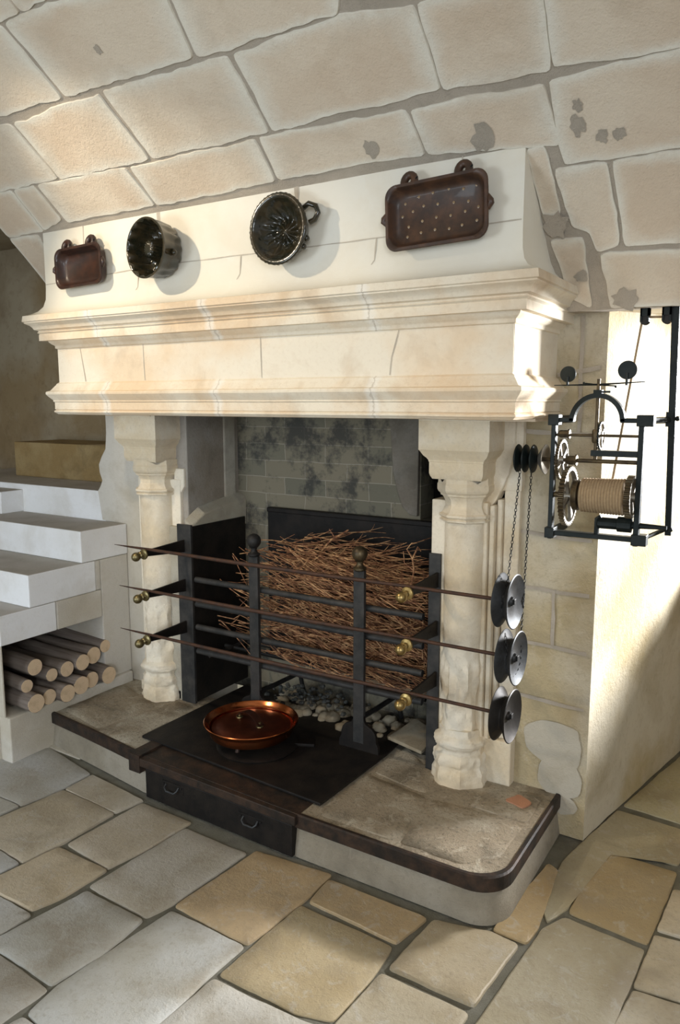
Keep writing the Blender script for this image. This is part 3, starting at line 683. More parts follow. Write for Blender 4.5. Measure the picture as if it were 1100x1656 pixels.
# firebox
mb = MB()
mb.box((-2.62, 2.54, 0.15), (-2.401, 2.80, 1.60)); mb.box((-2.62, 2.80, 0.15), (-2.401, 2.95, 1.60))
mb.mi = 1
mb.box((-2.62, 2.50, 0.15), (-2.37, 2.93, 0.985))
mb.prism([(-2.40, 2.51, 0.98), (-2.40, 2.95, 0.98), (-2.40, 2.95, 1.12), (-2.40, 2.80, 1.10), (-2.40, 2.60, 1.07), (-2.40, 2.51, 1.02)], (0.045, 0, -0.03))
mb.box((-2.405, 2.792, 1.06), (-2.392, 2.872, 1.55))
mb.build('left_cheek', ['sooty', 'sootpatch'], fp, bevel=0.006)
mb = MB()
# back wall with the black flue opening at its right
mb.box((-2.45, 2.90, 0.1), (-1.398, 3.05, 2.2)); mb.box((-1.40, 2.90, 0.1), (-1.05, 3.05, 1.05)); mb.box((-1.40, 2.90, 1.37), (-1.05, 3.05, 2.2))
mb.build('brick_back_wall', ['brick'], fp)
mb = MB(); mb.box((-1.41, 3.03, 1.0), (-1.0, 3.20, 1.45)); mb.box((-1.16, 2.60, 0.15), (-1.05, 2.92, 2.2)); mb.box((-2.6, 2.56, 2.15), (-1.0, 3.1, 2.2)); mb.build('flue', ['void'], fp)
mb = MB()   # smoothed grey plaster pier left of the flue opening, flaring at its foot
mb.prism([(-1.555, 2.88, 1.60), (-1.535, 2.88, 1.40), (-1.525, 2.88, 1.25), (-1.50, 2.88, 1.16), (-1.475, 2.88, 1.10), (-1.44, 2.88, 1.07), (-1.405, 2.88, 1.065), (-1.402, 2.88, 1.36), (-1.30, 2.88, 1.40), (-1.10, 2.88, 1.40), (-1.10, 2.88, 1.60)], (0, 0.03, 0))
mb.build('smoke_pier', ['smoke'], fp, bevel=0.004)

# hearth platform
HX0, HX1, HY = -2.86, -0.665, 1.955
mb = MB()
def hearth_outline(ins=0.0, r=0.11):
    pts = [(HX0+0.0, 2.60), (HX0+0.0, 2.085+ins)]
    pts += [(x, y+ins) for x, y in ((-2.855, 2.072), (-2.60, 2.045), (-2.38, 2.018), (-2.17, 1.99), (-1.75, 1.971), (-1.38, 1.957))]
    cx_, cy_ = HX1-ins-r, HY+ins+r
    pts += [(cx_ + r*math.cos(a), cy_ + r*math.sin(a)) for a in [(-PI/2 + PI/2*i/10) for i in range(11)]]
    pts += [(HX1-ins, 2.60)]
    return pts
# the plinth is cut out for the ash box
def plinth_loop(z, ins): return [(x, y, z) for x, y in hearth_outline(ins)]
mb = MB()
lo, hi = hearth_outline(0.0), hearth_outline(0.022)
def seg(mb, x0, x1, z0, z1):
    pass
A = [mb.bm.verts.new((x, y, 0.0)) for x, y in lo]; B = [mb.bm.verts.new((x, y, 0.142)) for x, y in hi]
for i in range(1, len(A)-1):
    mb.face([A[i], A[i+1], B[i+1], B[i]])
mb.face([A[0], A[1], B[1], B[0]])
mb.build('hearth_plinth', ['plinth'], fp, smooth=40)
mb = MB()
top = hearth_outline(0.012)
mb.prism([(x, y, 0.118) for x, y in top], (0, 0, 0.034))
mb.build('hearth_top', ['hearth'], fp, bevel=0.006)
# slabs laid on the hearth, rough
random.seed(5)
for i, q in enumerate(([(-2.83, 2.13), (-2.52, 2.07), (-2.48, 2.38), (-2.83, 2.50)], [(-2.50, 2.04), (-2.31, 2.02), (-2.30, 2.45), (-2.44, 2.48), (-2.46, 2.38)], [(-1.33, 2.00), (-1.03, 2.0), (-1.06, 2.30), (-1.33, 2.34)], [(-1.02, 2.0), (-0.80, 2.0), (-0.72, 2.10), (-0.71, 2.30), (-1.05, 2.30)], [(-1.32, 2.36), (-1.08, 2.32), (-1.10, 2.46), (-1.31, 2.62)], [(-0.92, 2.33), (-0.71, 2.32), (-0.71, 2.54), (-0.90, 2.52)])):
    mb = MB(); P = jag_poly(q, 0.03, 0.006, 0.02, i+60); cen = sum(P, Vector((0, 0)))/len(P); rr = []
    for f, h in ((1, 0.150), (0.97, 0.1555), (0.7, 0.157), (0.35, 0.157)):
        rr.append([mb.bm.verts.new((cen.x+(p.x-cen.x)*f, cen.y+(p.y-cen.y)*f, h + 0.003*noise.noise(Vector((p.x*f*14, p.y*f*14, i))))) for p in P])
    for A_, B_ in zip(rr, rr[1:]):
        for j in range(len(A_)): mb.face([A_[j], A_[(j+1) % len(A_)], B_[(j+1) % len(A_)], B_[j]])
    mb.face(rr[-1])
    mb.build('hearth_slab', ['hearth'], fp, smooth=50)
# iron edging band around the hearth
mb = MB()
o1, o2 = hearth_outline(0.0), hearth_outline(0.016)
n0 = 2
idx = list(range(2, len(o1)))
ang = []
secs = []
for i in idx:
    (xo, yo), (xi, yi) = o1[i], o2[i]
    secs.append([mb.bm.verts.new(p) for p in ((xo, yo, 0.108), (xo, yo, 0.152), (xo + (xi-xo)*0.3, yo+(yi-yo)*0.3, 0.157), (xi, yi, 0.157), (xi, yi, 0.108))])
for A_, B_ in zip(secs, secs[1:]):
    for j in range(5): mb.face([A_[j], A_[(j+1) % 5], B_[(j+1) % 5], B_[j]])
mb.face(secs[0]); mb.face(secs[-1][::-1])
mb.box((HX0-0.003, 2.078, 0.125), (HX0+0.016, 2.16, 0.16))
mb.box((-2.222, 1.968, 0.090), (-2.162, 2.10, 0.164))
mb.build('iron_edging', ['edging'], fp)
mb = MB()
random.seed(4)
for i in range(60):
    x, y = random.uniform(-0.98, -0.72), random.uniform(2.36, 2.53); mb.mi = 0
# loose crumbs of terracotta beside the right column
pts = jag_poly([(-0.82, 2.42), (-0.75, 2.40), (-0.73, 2.45), (-0.79, 2.48)], 0.015, 0.006, 0.01, 9)
mb.prism([(p.x, p.y, 0.153) for p in pts], (0, 0, 0.009))
mb.build('terracotta_patch', [stone('terracotta', (0.55, 0.27, 0.16), (0.5, 0.25, 0.15), (0.4, 0.2, 0.12), 20)], fp)

# ------------------------------------------------------------------ ash box, hearth plate
ab = empty('ash_box', (-1.765, 1.96, 0), 'black iron ash box with two handles set into the hearth front', 'ash box')
mb = MB(); mb.prism([(-2.128, 1.966, 0.003), (-1.402, 1.942, 0.003), (-1.402, 2.05, 0.003), (-2.128, 2.05, 0.003)], (0, 0, 0.119)); mb.build('body', ['plate'], ab, bevel=0.003)
mb = MB(); mb.prism([(-2.16, 1.966, 0.122), (-1.39, 1.940, 0.122), (-1.39, 2.12, 0.122), (-2.16, 2.14, 0.122)], (0, 0, 0.0335)); mb.build('rim', ['edging'], ab, bevel=0.003)
for hx, hz, hy in ((-1.975, 0.088, 0.0245), (-1.585, 0.080, 0.0125)):
    mb = MB(); mb.box((hx-0.055, 1.933+hy, hz-0.018), (hx+0.055, 1.9385+hy, hz+0.018))
    for sx in (-0.045, 0.045): mb.ball((hx+sx, 1.932+hy, hz+0.008), 0.004, 8, 6)
    pl_ = mb.build('handle_plate', ['plate'], ab, bevel=0.001)
    mb = MB(); mb.tube([(hx-0.032, 1.933+hy, hz+0.008), (hx-0.032, 1.922+hy, hz-0.002), (hx-0.02, 1.918+hy, hz-0.012), (hx+0.02, 1.918+hy, hz-0.012), (hx+0.032, 1.922+hy, hz-0.002), (hx+0.032, 1.933+hy, hz+0.008)], 0.0035, 8)
    mb.build('handle', ['steel'], ab, smooth=40)
mb = MB(); mb.prism([(-2.285, 2.10, 0.158), (-1.352, 2.042, 0.158), (-1.335, 2.50, 0.158), (-1.345, 2.72, 0.158), (-2.28, 2.78, 0.158)], (0, 0, 0.011))
hp = mb.build('hearth_plate', ['plate'], bevel=0.003)
tag(origin(hp, (-1.8, 2.4, 0.158)), 'flat black iron plate lying on the hearth under the copper pan', 'plate')
ZP = 0.169

# ------------------------------------------------------------------ iron side plates with spit brackets
SPZ = (0.925, 0.742, 0.545)      # spit heights at y = SPY
SPY = 2.262
def bracket(parent, x, z, brass):
    e = bpy.data.objects.new('spit_bracket', None); col.objects.link(e); e.parent = parent; e.location = Vector((x, 2.495, z)) - Vector(parent.location); e.empty_display_size = 0.03
    mb = MB(); mb.prism([(x-0.004, 2.50, z-0.052), (x-0.004, 2.50, z+0.006), (x-0.004, 2.28, z-0.004), (x-0.004, 2.262, z-0.010), (x-0.004, 2.25, z-0.002), (x-0.004, 2.245, z-0.030)], (0.008, 0, 0))
    mb.build('arm', ['plate'], e)
    mb = MB()
    mb.lathe([(0.003,2.262),(0.012,2.258),(0.022,2.250),(0.0235,2.246),(0.022,2.242),(0.012,2.238),(0.009,2.232),(0.008,2.228),(0.013,2.225),(0.0155,2.221),(0.012,2.217)], (x, 0, z-0.020), 'Y', 16)
    bal = [(0.02*math.sin(PI*i/8)+1e-4, 2.202-0.02*math.cos(PI*i/8)) for i in range(9)]
    mb.lathe(bal, (x, 0, z-0.024), 'Y', 16)
    mb.build('brass_knob', [brass], e, smooth=40)
def side_plate(x, dirx, label, brass):
    e = empty('side_plate', (x, 2.62, 0.155), label, 'fireplace plate', 'iron side plates of the firebox')
    mb = MB(); mb.box((x-0.004 if dirx > 0 else x-0.02, 2.5, 0.16), (x+0.02 if dirx > 0 else x+0.004, 2.885, 0.992)); mb.build('panel', ['plate'], e, bevel=0.003)
    xs = (x-0.062, x+0.022) if dirx > 0 else (x-0.022, x+0.026)
    mb = MB(); mb.prism([(xs[0], 2.491, 0.155), (xs[1], 2.491, 0.155), (xs[1], 2.491, 1.0), (xs[0], 2.491, 1.0)] , (0, 0.014, 0)); mb.build('edge_strip', ['greyiron'], e, bevel=0.002)
    return e
lp = side_plate(-2.368, 1, 'black iron plate lining the left cheek of the firebox, left of the twigs', 'brassdark')
rp = side_plate(-1.142, -1, 'black iron plate standing right of the twigs against the right column', 'brass')
for z in SPZ:
    bracket(lp, -2.388, z, 'brassdark'); bracket(rp, -1.128, z, 'brass')

# ------------------------------------------------------------------ fireback
mb = MB(); mb.box((-2.19, 2.86, 0.30), (-1.16, 2.885, 1.052)); mb.box((-2.19, 2.852, 1.03), (-1.16, 2.87, 1.052))
fb = mb.build('fireback', ['plate'], bevel=0.004)
tag(origin(fb, (-1.7, 2.87, 0.30)), 'large black iron fireback standing behind the twigs', 'fireback')

# ------------------------------------------------------------------ fire grate
gr = empty('fire_grate', (-1.71, 2.47, ZP), 'black iron fire grate of four bars between two ball topped uprights', 'fire grate')
GY = 2.47
for gx in (-1.967, -1.447):
    e = bpy.data.objects.new('upright', None); col.objects.link(e); e.parent = gr; e.location = Vector((gx, GY, ZP)) - Vector(gr.location); e.empty_display_size = 0.03
    mb = MB(); mb.box((gx-0.024, GY-0.009, 0.20), (gx+0.024, GY+0.009, 0.905)); mb.build('post', ['greyiron'], e, bevel=0.002)
    mb = MB()
    half = [(0.024, 0.315), (0.026, 0.295), (0.032, 0.283), (0.045, 0.276), (0.062, 0.268), (0.074, 0.255), (0.080, 0.235), (0.081, 0.215), (0.090, 0.20), (0.092, ZP)]
    mb.prism([(gx+a, GY-0.008, z) for a, z in half] + [(gx-a, GY-0.008, z) for a, z in half[::-1]], (0, 0.016, 0))
    mb.build('foot', ['plate'], e, bevel=0.002)
    mb = MB(); mb.lathe([(0.020,0.903),(0.026,0.908),(0.026,0.916),(0.016,0.922),(0.012,0.932),(0.014,0.94),(0.02,0.944)], (gx, GY, 0), 'Z', 20)
    mb.ball((gx, GY, 0.970), 0.031, 24, 14)
    mb.build('ball_finial', ['gear' if gx > -1.6 else 'iron'], e, smooth=40)
    mb = MB(); mb.tube([(gx, GY, 0.30), (gx, 2.60, 0.29), (gx, 2.80, 0.285), (gx+0.005, 2.83, 0.17)], 0.011, 8)
    mb.build('rear_leg', ['iron'], e, smooth=40)
for k, z in enumerate((0.752, 0.638, 0.530, 0.416)):
    mb = MB(); mb.tube([(-2.325, 2.497, z), (-1.9, 2.494, z+0.001), (-1.45, 2.496, z-0.001), (-1.185, 2.497, z)], 0.0135, 12); mb.build('bar', ['greyiron'], gr, smooth=40)
for y in (2.56, 2.66, 2.76):
    mb = MB(); mb.tube([(-2.30, y, 0.40), (-1.20, y, 0.40)], 0.010, 8); mb.build('bottom_bar', ['iron'], gr, smooth=40)
for x in (-2.25, -1.25):
    mb = MB(); mb.tube([(x, 2.49, 0.405), (x, 2.80, 0.405)], 0.008, 6); mb.build('cross_bar', ['iron'], gr, smooth=40)

# ------------------------------------------------------------------ brushwood
random.seed(21)
def twig_pts(x, y, z, L, slope, yaw, crook, n=6):
    pts = []; d = Vector((math.cos(yaw), math.sin(yaw), slope)).normalized(); p = Vector((x, y, z))
    for i in range(n):
        pts.append(p.copy()); p = p + d*L/(n-1); d = (d + Vector([random.uniform(-crook, crook)*s for s in (0.5, 0.5, 1)])).normalized()
    return pts
def clampp(p):
    p.y = min(max(p.y, 2.525), 2.835); p.z = max(p.z, 0.425); p.x = min(max(p.x, -2.30), -1.20); return p
mb = MB()
def topz(x):
    t = (x+2.3)/1.1
    return 0.80 + 0.165*max(0, math.sin(PI*min(max((t-0.12)/0.85, 0), 1)))**0.5 + 0.01*math.sin(x*25)
cnt = 0
while cnt < 1250:
    x = random.uniform(-2.28, -1.35); z = random.uniform(0.43, 0.99); y = random.uniform(2.53, 2.82)
    if z > topz(x+0.12): continue
    if x < -2.05 and random.random() < 0.75: continue
    L = random.uniform(0.16, 0.42); r = random.uniform(0.0013, 0.0034)
    pts = [clampp(p) for p in twig_pts(x, y, z, L, random.gauss(-0.16, 0.22), random.gauss(0, 0.22), 0.14)]
    mb.tube(pts, [r*(1-0.6*i/5) for i in range(6)], 4, cap=False)
    if random.random() < 0.5:
        q = pts[random.randint(1, 4)]
        b2 = [clampp(p) for p in twig_pts(q.x, q.y, q.z, random.uniform(0.04, 0.12), random.uniform(-0.9, 1.2), random.uniform(-1, 1), 0.25, 4)]
        mb.tube(b2, [r*0.7, r*0.6, r*0.4, r*0.25], 4, cap=False)
    cnt += 1
bw = mb.build('brushwood', ['twig'], smooth=60)
tag(origin(bw, (-1.75, 2.66, 0.41)), 'heap of dry reddish brown vine twigs behind the grate bars', 'firewood', kind='stuff')
def stick(pts, rr, label, extra=()):
    mb = MB(); mb.tube(pts, rr, 6, cap=True)
    for p_, r_ in extra: mb.tube(p_, r_, 5)
    o = mb.build('vine_stick', ['twig'], smooth=50); tag(origin(o, pts[0]), label, 'stick', 'vine sticks poking out of the twigs')
stick([(-1.72,2.62,0.93),(-1.66,2.60,0.985),(-1.60,2.58,1.015),(-1.555,2.56,1.04)], [0.005,0.0045,0.004,0.003], 'long forked twig pointing up right above the middle of the heap', [([(-1.64,2.595,0.995),(-1.665,2.59,1.03)], [0.003,0.002])])
stick([(-1.29,2.60,0.84),(-1.27,2.585,0.90),(-1.275,2.58,0.95),(-1.25,2.575,1.0),(-1.235,2.57,0.985)], [0.004,0.004,0.0035,0.003,0.002], 'curly tendril standing up at the right end of the twig heap', [([(-1.27,2.585,0.90),(-1.31,2.58,0.93),(-1.315,2.58,0.975)], [0.003,0.002,0.0015]), ([(-1.275,2.58,0.95),(-1.30,2.58,0.985),(-1.28,2.58,1.01),(-1.255,2.575,1.015)], [0.003,0.0025,0.002,0.0015])])
stick([(-1.30,2.60,0.80),(-1.22,2.57,0.87),(-1.19,2.56,0.905)], [0.004,0.0035,0.002], 'straight twig slanting up right beside the right side plate')
stick([(-2.10,2.60,0.80),(-2.14,2.57,0.85),(-2.16,2.56,0.88)], [0.004,0.003,0.002], 'twig leaning up left of the left grate upright')

# ------------------------------------------------------------------ spits
for k, (z, x0, wx, wl, lb) in enumerate(((SPZ[0], -2.585, -0.778, 'steel', 'top roasting spit with grey grooved pulley, uppermost of the three'), (SPZ[1], -2.565, -0.762, 'steel', 'middle roasting spit across the grate, its pulley hung by the chain'), (SPZ[2], -2.57, -0.775, 'wheel', 'lowest roasting spit, no chain on its dark pulley'))):
    e = empty('roasting_spit', (-1.7, SPY, z), lb, 'spit', 'roasting spits across the fireplace')
    mb = MB()
    pts = [(x0, SPY, z+0.001), (x0+0.10, SPY, z), (x0+0.22, SPY, z), (-1.9, SPY, z-0.003), (-1.5, SPY, z-0.003), (-1.2, SPY, z), (wx, SPY, z)]
    mb.tube(pts, [0.0012, 0.0045, 0.0065, 0.0085, 0.0085, 0.0065, 0.0065], 8); mb.build('rod', ['rustiron'], e, smooth=50)
    mb = MB(); R0 = 0.087
    mb.lathe([(0.012,wx-0.034),(0.030,wx-0.030),(R0,wx-0.026),(R0+0.001,wx-0.024),(R0-0.003,wx-0.020),(0.060,wx-0.006),(0.056,wx),(0.060,wx+0.006),(R0-0.003,wx+0.020),(R0+0.001,wx+0.024),(R0-0.002,wx+0.026),(0.060,wx+0.012),(0.030,wx+0.008),(0.016,wx+0.010),(0.014,wx+0.018)], (0, SPY, z), 'X', 48)
    mb.build('pulley_wheel', [wl], e, smooth=35)
    mb = MB(); mb.box((wx+0.008, SPY-0.009, z-0.009), (wx+0.024, SPY+0.009, z+0.009)); mb.build('hub_nut', ['iron'], e, bevel=0.002)

# ------------------------------------------------------------------ roasting jack
JY = 2.40
J = empty('roasting_jack', (-0.56, JY, 1.12), 'clockwork roasting jack with iron frame, gears and rope drum on the right', 'roasting jack')
LXp, RXp = -0.692, -0.430
ZB, ZT = 1.135, 1.495
mb = MB()
mb.box((LXp-0.007, JY-0.014, ZB-0.02), (LXp+0.007, JY+0.014, ZT+0.015))
mb.box((RXp-0.008, JY-0.014, ZB-0.02), (RXp+0.008, JY+0.014, ZT+0.015))
mb.box((LXp-0.007, JY-0.014, ZB-0.008), (RXp+0.02, JY+0.014, ZB+0.008))
for x, z, w in ((LXp, ZT, 0.017), (RXp+0.01, ZT, 0.024), (LXp, ZB, 0.015), (RXp+0.01, ZB, 0.022)): mb.box((x-w, JY-0.020, z-0.017), (x+w, JY+0.020, z+0.017))
mb.box((LXp, JY-0.014, ZT-0.007), (-0.632, JY+0.014, ZT+0.007)); mb.box((-0.492, JY-0.014, ZT-0.007), (RXp, JY+0.014, ZT+0.007))
mb.build('frame', ['jackiron'], J, bevel=0.002)
mb = MB()
ac, ar = (-0.562, ZT-0.003), 0.076
outer = [(ac[0] + (ar+0.007)*math.cos(a), ac[1] + (ar+0.007)*1.03*math.sin(a)) for a in [PI*i/24 for i in range(25)]]
inner = [(ac[0] + (ar-0.007)*math.cos(a), ac[1] + (ar-0.007)*1.03*math.sin(a)) for a in [PI*i/24 for i in range(25)]]
for i in range(24):
    mb.prism([(outer[i][0], JY-0.014, outer[i][1]), (outer[i+1][0], JY-0.014, outer[i+1][1]), (inner[i+1][0], JY-0.014, inner[i+1][1]), (inner[i][0], JY-0.014, inner[i][1])], (0, 0.028, 0))
mb.box((-0.575, JY-0.012, ZT+0.068), (-0.550, JY+0.012, ZT+0.092)); mb.box((-0.55, JY-0.006, ZT+0.083), (-0.525, JY+0.006, ZT+0.089))
mb.build('arch', ['jackiron'], J, merge=True)
mb = MB(); mb.tube([(-0.563, JY, 1.375), (-0.563, JY, 1.62)], 0.0055, 10); mb.lathe([(0.010,1.425),(0.013,1.43),(0.013,1.462),(0.010,1.467)], (-0.563, JY, 0), 'Z', 14); mb.build('spindle', ['gear'], J, smooth=40)
# fly with two discs
fly = bpy.data.objects.new('fly', None); col.objects.link(fly); fly.parent = J; fly.location = Vector((-0.563, JY, 1.603)) - Vector(J.location); fly.empty_display_size = 0.03
mb = MB(); mb.tube([(-0.698, JY-0.004, 1.602), (-0.563, JY, 1.603), (-0.430, JY+0.004, 1.610)], [0.0016, 0.0035, 0.0016], 6); mb.tube([(-0.60, JY-0.03, 1.607), (-0.563, JY, 1.602), (-0.52, JY+0.035, 1.599)], 0.0022, 6)
mb.ball((-0.60, JY-0.03, 1.607), 0.004, 8, 6); mb.ball((-0.52, JY+0.035, 1.597), 0.004, 8, 6); mb.build('fly_arm', ['jackiron'], fly, smooth=50)
for fx, fz, rr in ((-0.657, 1.636, 0.025), (-0.481, 1.645, 0.028)):
    mb = MB(); mb.lathe([(rr-0.001, JY-0.0025), (rr, JY), (rr-0.001, JY+0.0025)], (fx, 0, fz), 'Y', 28); mb.tube([(fx, JY-0.003, fz-rr*0.3), (fx, JY-0.003, 1.600)], 0.0042, 8); mb.build('fly_disc', ['jackiron'], fly, smooth=40)
def gear(parent, name, xc, zc, r, w, teeth, spokes, mt, ms, hub=0.014, y=JY, rim=0.14):
    mb = MB(); n = teeth*4
    def prof(j): return r if (j % 4) in (0, 1) else r*0.93
    ri = r*(1-rim)
    for (a, b, flip) in ((xc-w/2, xc+w/2, 0),):
        o0 = [mb.bm.verts.new((a, y+prof(j)*math.cos(2*PI*j/n), zc+prof(j)*math.sin(2*PI*j/n))) for j in range(n)]
        o1 = [mb.bm.verts.new((b, y+prof(j)*math.cos(2*PI*j/n), zc+prof(j)*math.sin(2*PI*j/n))) for j in range(n)]
        i0 = [mb.bm.verts.new((a, y+ri*math.cos(2*PI*j/n), zc+ri*math.sin(2*PI*j/n))) for j in range(n)]
        i1 = [mb.bm.verts.new((b, y+ri*math.cos(2*PI*j/n), zc+ri*math.sin(2*PI*j/n))) for j in range(n)]
        for j in range(n):
            k = (j+1) % n
            mb.mi = 0; mb.face([o0[j], o0[k], o1[k], o1[j]])
            mb.mi = 1; mb.face([o1[j], o1[k], i1[k], i1[j]]); mb.face([i1[j], i1[k], i0[k], i0[j]]); mb.face([i0[j], i0[k], o0[k], o0[j]])
    mb.mi = 1
    for s in range(spokes):
        a = 2*PI*s/spokes + 0.5; c_, s_ = math.cos(a), math.sin(a); pts = []
        for (rad, hw) in ((hub*0.6, r*0.07), (r*0.45, r*0.055), (ri+0.002, r*0.13)):
            pts.append((xc-w*0.3, y+rad*c_-hw*s_, zc+rad*s_+hw*c_))
        for (rad, hw) in ((ri+0.002, r*0.13), (r*0.45, r*0.055), (hub*0.6, r*0.07)):
            pts.append((xc-w*0.3, y+rad*c_+hw*s_, zc+rad*s_-hw*c_))
        mb.prism(pts, (w*0.6, 0, 0))
    mb.lathe([(hub, xc-w*0.8), (hub, xc+w*0.8)], (0, y, zc), 'X', 16)
    return mb.build(name, [mt, ms], parent, smooth=30)
gear(J, 'main_gear', -0.640, 1.255, 0.095, 0.016, 44, 4, 'gear', 'brightiron')
gear(J, 'ratchet_gear', -0.452, 1.264, 0.066, 0.018, 32, 4, 'gear', 'brightiron')
gear(J, 'second_gear', -0.666, 1.370, 0.064, 0.010, 40, 4, 'gear', 'brightiron')
gear(J, 'worm_wheel', -0.553, 1.447, 0.044, 0.006, 26, 4, 'jackiron', 'brightiron', y=JY+0.02)
for x, z, r, w in ((-0.660, 1.451, 0.011, 0.024), (-0.634, 1.369, 0.013, 0.022)):
    mb = MB(); mb.lathe([(r*0.8, x-w/2-0.006), (r, x-w/2), (r, x+w/2), (r*1.3, x+w/2), (r*1.3, x+w/2+0.005)], (0, JY, z), 'X', 16, 0, lambda t, h: 1+0.06*math.cos(8*t)); mb.build('pinion', ['gear'], J, smooth=40)
for z, r, xa, xb in ((1.448, 0.0045, LXp, RXp), (1.369, 0.0065, -0.735, RXp), (1.258, 0.009, LXp, RXp)):
    mb = MB(); mb.tube([(xa, JY, z), (xb, JY, z)], r, 10); mb.build('shaft', ['gear'], J, smooth=40)
mb = MB(); mb.box((-0.575, JY-0.012, 1.385), (RXp, JY+0.012, 1.403)); mb.build('spring_bar', ['jackiron'], J, bevel=0.001)
# rope drum
mb = MB(); prof = [(0.034, -0.618), (0.034, -0.600), (0.049, -0.598)]; nr = 15
for i in range(nr):
    x = -0.598 + 0.130*i/nr; rb = 0.050 + 0.004*(i/nr)
    for q in range(5):
        a = PI*q/4; prof.append((rb + 0.0035*math.sin(a), x + 0.130/nr*q/4*0.98))
prof += [(0.03, -0.468)]
mb.lathe(prof, (0, JY, 1.262), 'X', 32); mb.build('rope_coil', ['rope'], J, smooth=60)
mb = MB(); mb.lathe([(0.048, -0.622), (0.048, -0.606), (0.036, -0.604), (0.036, -0.590)], (0, JY, 1.260), 'X', 24); mb.build('drum_collar', ['gear'], J, smooth=40)
mb = MB(); mb.lathe([(0.009,-0.545),(0.018,-0.543),(0.018,-0.487),(0.024,-0.485),(0.024,-0.445),(0.012,-0.443),(0.009,-0.42),(0.006,-0.345)], (0, JY, 1.178), 'X', 20, 0, lambda t, h: 1+0.04*math.cos(9*t)); mb.build('winding_shaft', ['jackiron'], J, smooth=40)
mb = MB(); mb.tube([(-0.548, JY, ZB), (-0.548, JY, 1.19), (-0.535, JY, 1.198)], 0.008, 8); mb.tube([(-0.548, JY, 1.19), (-0.535, JY, 1.175)], 0.006, 6); mb.build('bearing', ['jackiron'], J, smooth=40)
# four grooved drive pulleys on the long shaft
for x in (-0.808, -0.783, -0.757, -0.728):
    bright = x > -0.74
    mb = MB(); mb.lathe([(0.008, x-0.014), (0.016, x-0.012), (0.040, x+0.003), (0.048, x+0.010), (0.0475, x+0.012), (0.038, x+0.006), (0.014, x-0.006), (0.008, x-0.006)] if bright else [(0.008, x-0.013), (0.020, x-0.011), (0.044, x-0.002), (0.046, x), (0.044, x+0.003), (0.018, x+0.011), (0.008, x+0.014)], (0, JY, 1.369), 'X', 32); mb.build('drive_pulley', ['brightiron' if bright else 'jackiron'], J, smooth=35)
mb = MB(); mb.tube([(-0.82, JY, 1.369), (-0.70, JY, 1.369)], 0.006, 8); mb.build('pulley_shaft', ['jackiron'], J, smooth=40)
# stays to the wall
for z in (ZT, ZB):
    mb = MB(); mb.box((LXp-0.006, JY+0.014, z-0.012), (LXp+0.006, PY+0.004, z+0.012)); mb.build('stay', ['jackiron'], J)
mb = MB(); mb.tube([(RXp+0.012, JY+0.01, ZT), (-0.378, 2.525, ZT)], 0.010, 8); mb.build('stay', ['jackiron'], J)
mb = MB(); mb.tube([(RXp+0.012, JY+0.01, ZB), (-0.366, 2.525, ZB+0.02)], 0.007, 8); mb.build('stay', ['jackiron'], J)
mb = MB(); mb.prism([(-0.388, 2.524, 1.842), (-0.366, 2.524, 1.842), (-0.350, 2.524, 1.135), (-0.368, 2.524, 1.135)], (0, 0.014, 0))
for z in (1.50, 1.155): mb.ball((-0.352, 2.52, z), 0.008, 10, 6)
mb.box((-0.385, 2.520, 1.475), (-0.363, 2.542, 1.52))
tag(origin(mb.build('iron_upright', ['jackiron']), (-0.37, 2.53, 1.135)), 'tall dark iron bar hanging from the lintel right of the roasting jack', 'iron bar')
# pulley blocks under the lintel and the rope
for i, (px_, lb) in enumerate(((-0.463, 'small iron pulley under the lintel where the slanting rope turns'), (-0.400, 'small iron pulley under the lintel next to the tall iron bar'))):
    e = empty('hanging_pulley', (px_, 2.53, 1.80), lb, 'pulley', 'pulleys under the embrasure lintel')
    mb = MB(); mb.box((px_-0.013, 2.515, 1.795), (px_-0.008, 2.545, 1.842)); mb.box((px_-0.013, 2.515, 1.812), (px_+0.013, 2.545, 1.842)); mb.box((px_+0.008, 2.515, 1.795), (px_+0.013, 2.545, 1.842)); mb.build('bracket', ['jackiron'], e)
    mb = MB(); mb.lathe([(0.014, 2.520), (0.009, 2.526), (0.009, 2.534), (0.014, 2.540)], (px_, 0, 1.800), 'Y', 20); mb.build('sheave', ['iron'], e, smooth=40)
mb = MB()
mb.tube([(-0.520, JY+0.045, 1.290), (-0.475, 2.527, 1.77), (-0.472, 2.53, 1.795), (-0.463, 2.53, 1.8105), (-0.452, 2.53, 1.8095), (-0.408, 2.53, 1.808), (-0.400, 2.53, 1.8105), (-0.390, 2.53, 1.806), (-0.3885, 2.53, 1.79)], 0.0036, 8)
tag(origin(mb.build('rope', ['rope'], smooth=50), (-0.52, JY, 1.29)), 'thin hemp rope rising from the drum to the pulleys under the lintel', 'rope')
# chains
def chain(label, pts):
    pts = [Vector(p) for p in pts]; mb = MB(); s = Vector((1, 0, 0)); q_ = []; acc = 0.0; nxt = 0.0
    for a, b in zip(pts, pts[1:]):
        L = (b-a).length
        while nxt <= acc + L: q_.append((a + (b-a)*(nxt-acc)/L, (b-a).normalized())); nxt += 0.0105
        acc += L
    for i, (c, d) in enumerate(q_):
        u = d.cross(s).normalized(); w = s if i % 2 else u
        mb.tube([c + d*0.0068*math.cos(2*PI*q/8) + w*0.0036*math.sin(2*PI*q/8) for q in range(8)], 0.0011, 4, closed=True)
    o = mb.build('drive_chain', ['iron'], smooth=60); return tag(origin(o, pts[0]), label, 'chain', 'drive chains of the roasting jack')
RG = 0.0605
def arc(x, zc, a0, a1, n=14): return [(x, SPY + RG*math.cos(math.radians(a0+(a1-a0)*i/n)), zc + RG*math.sin(math.radians(a0+(a1-a0)*i/n))) for i in range(n+1)]
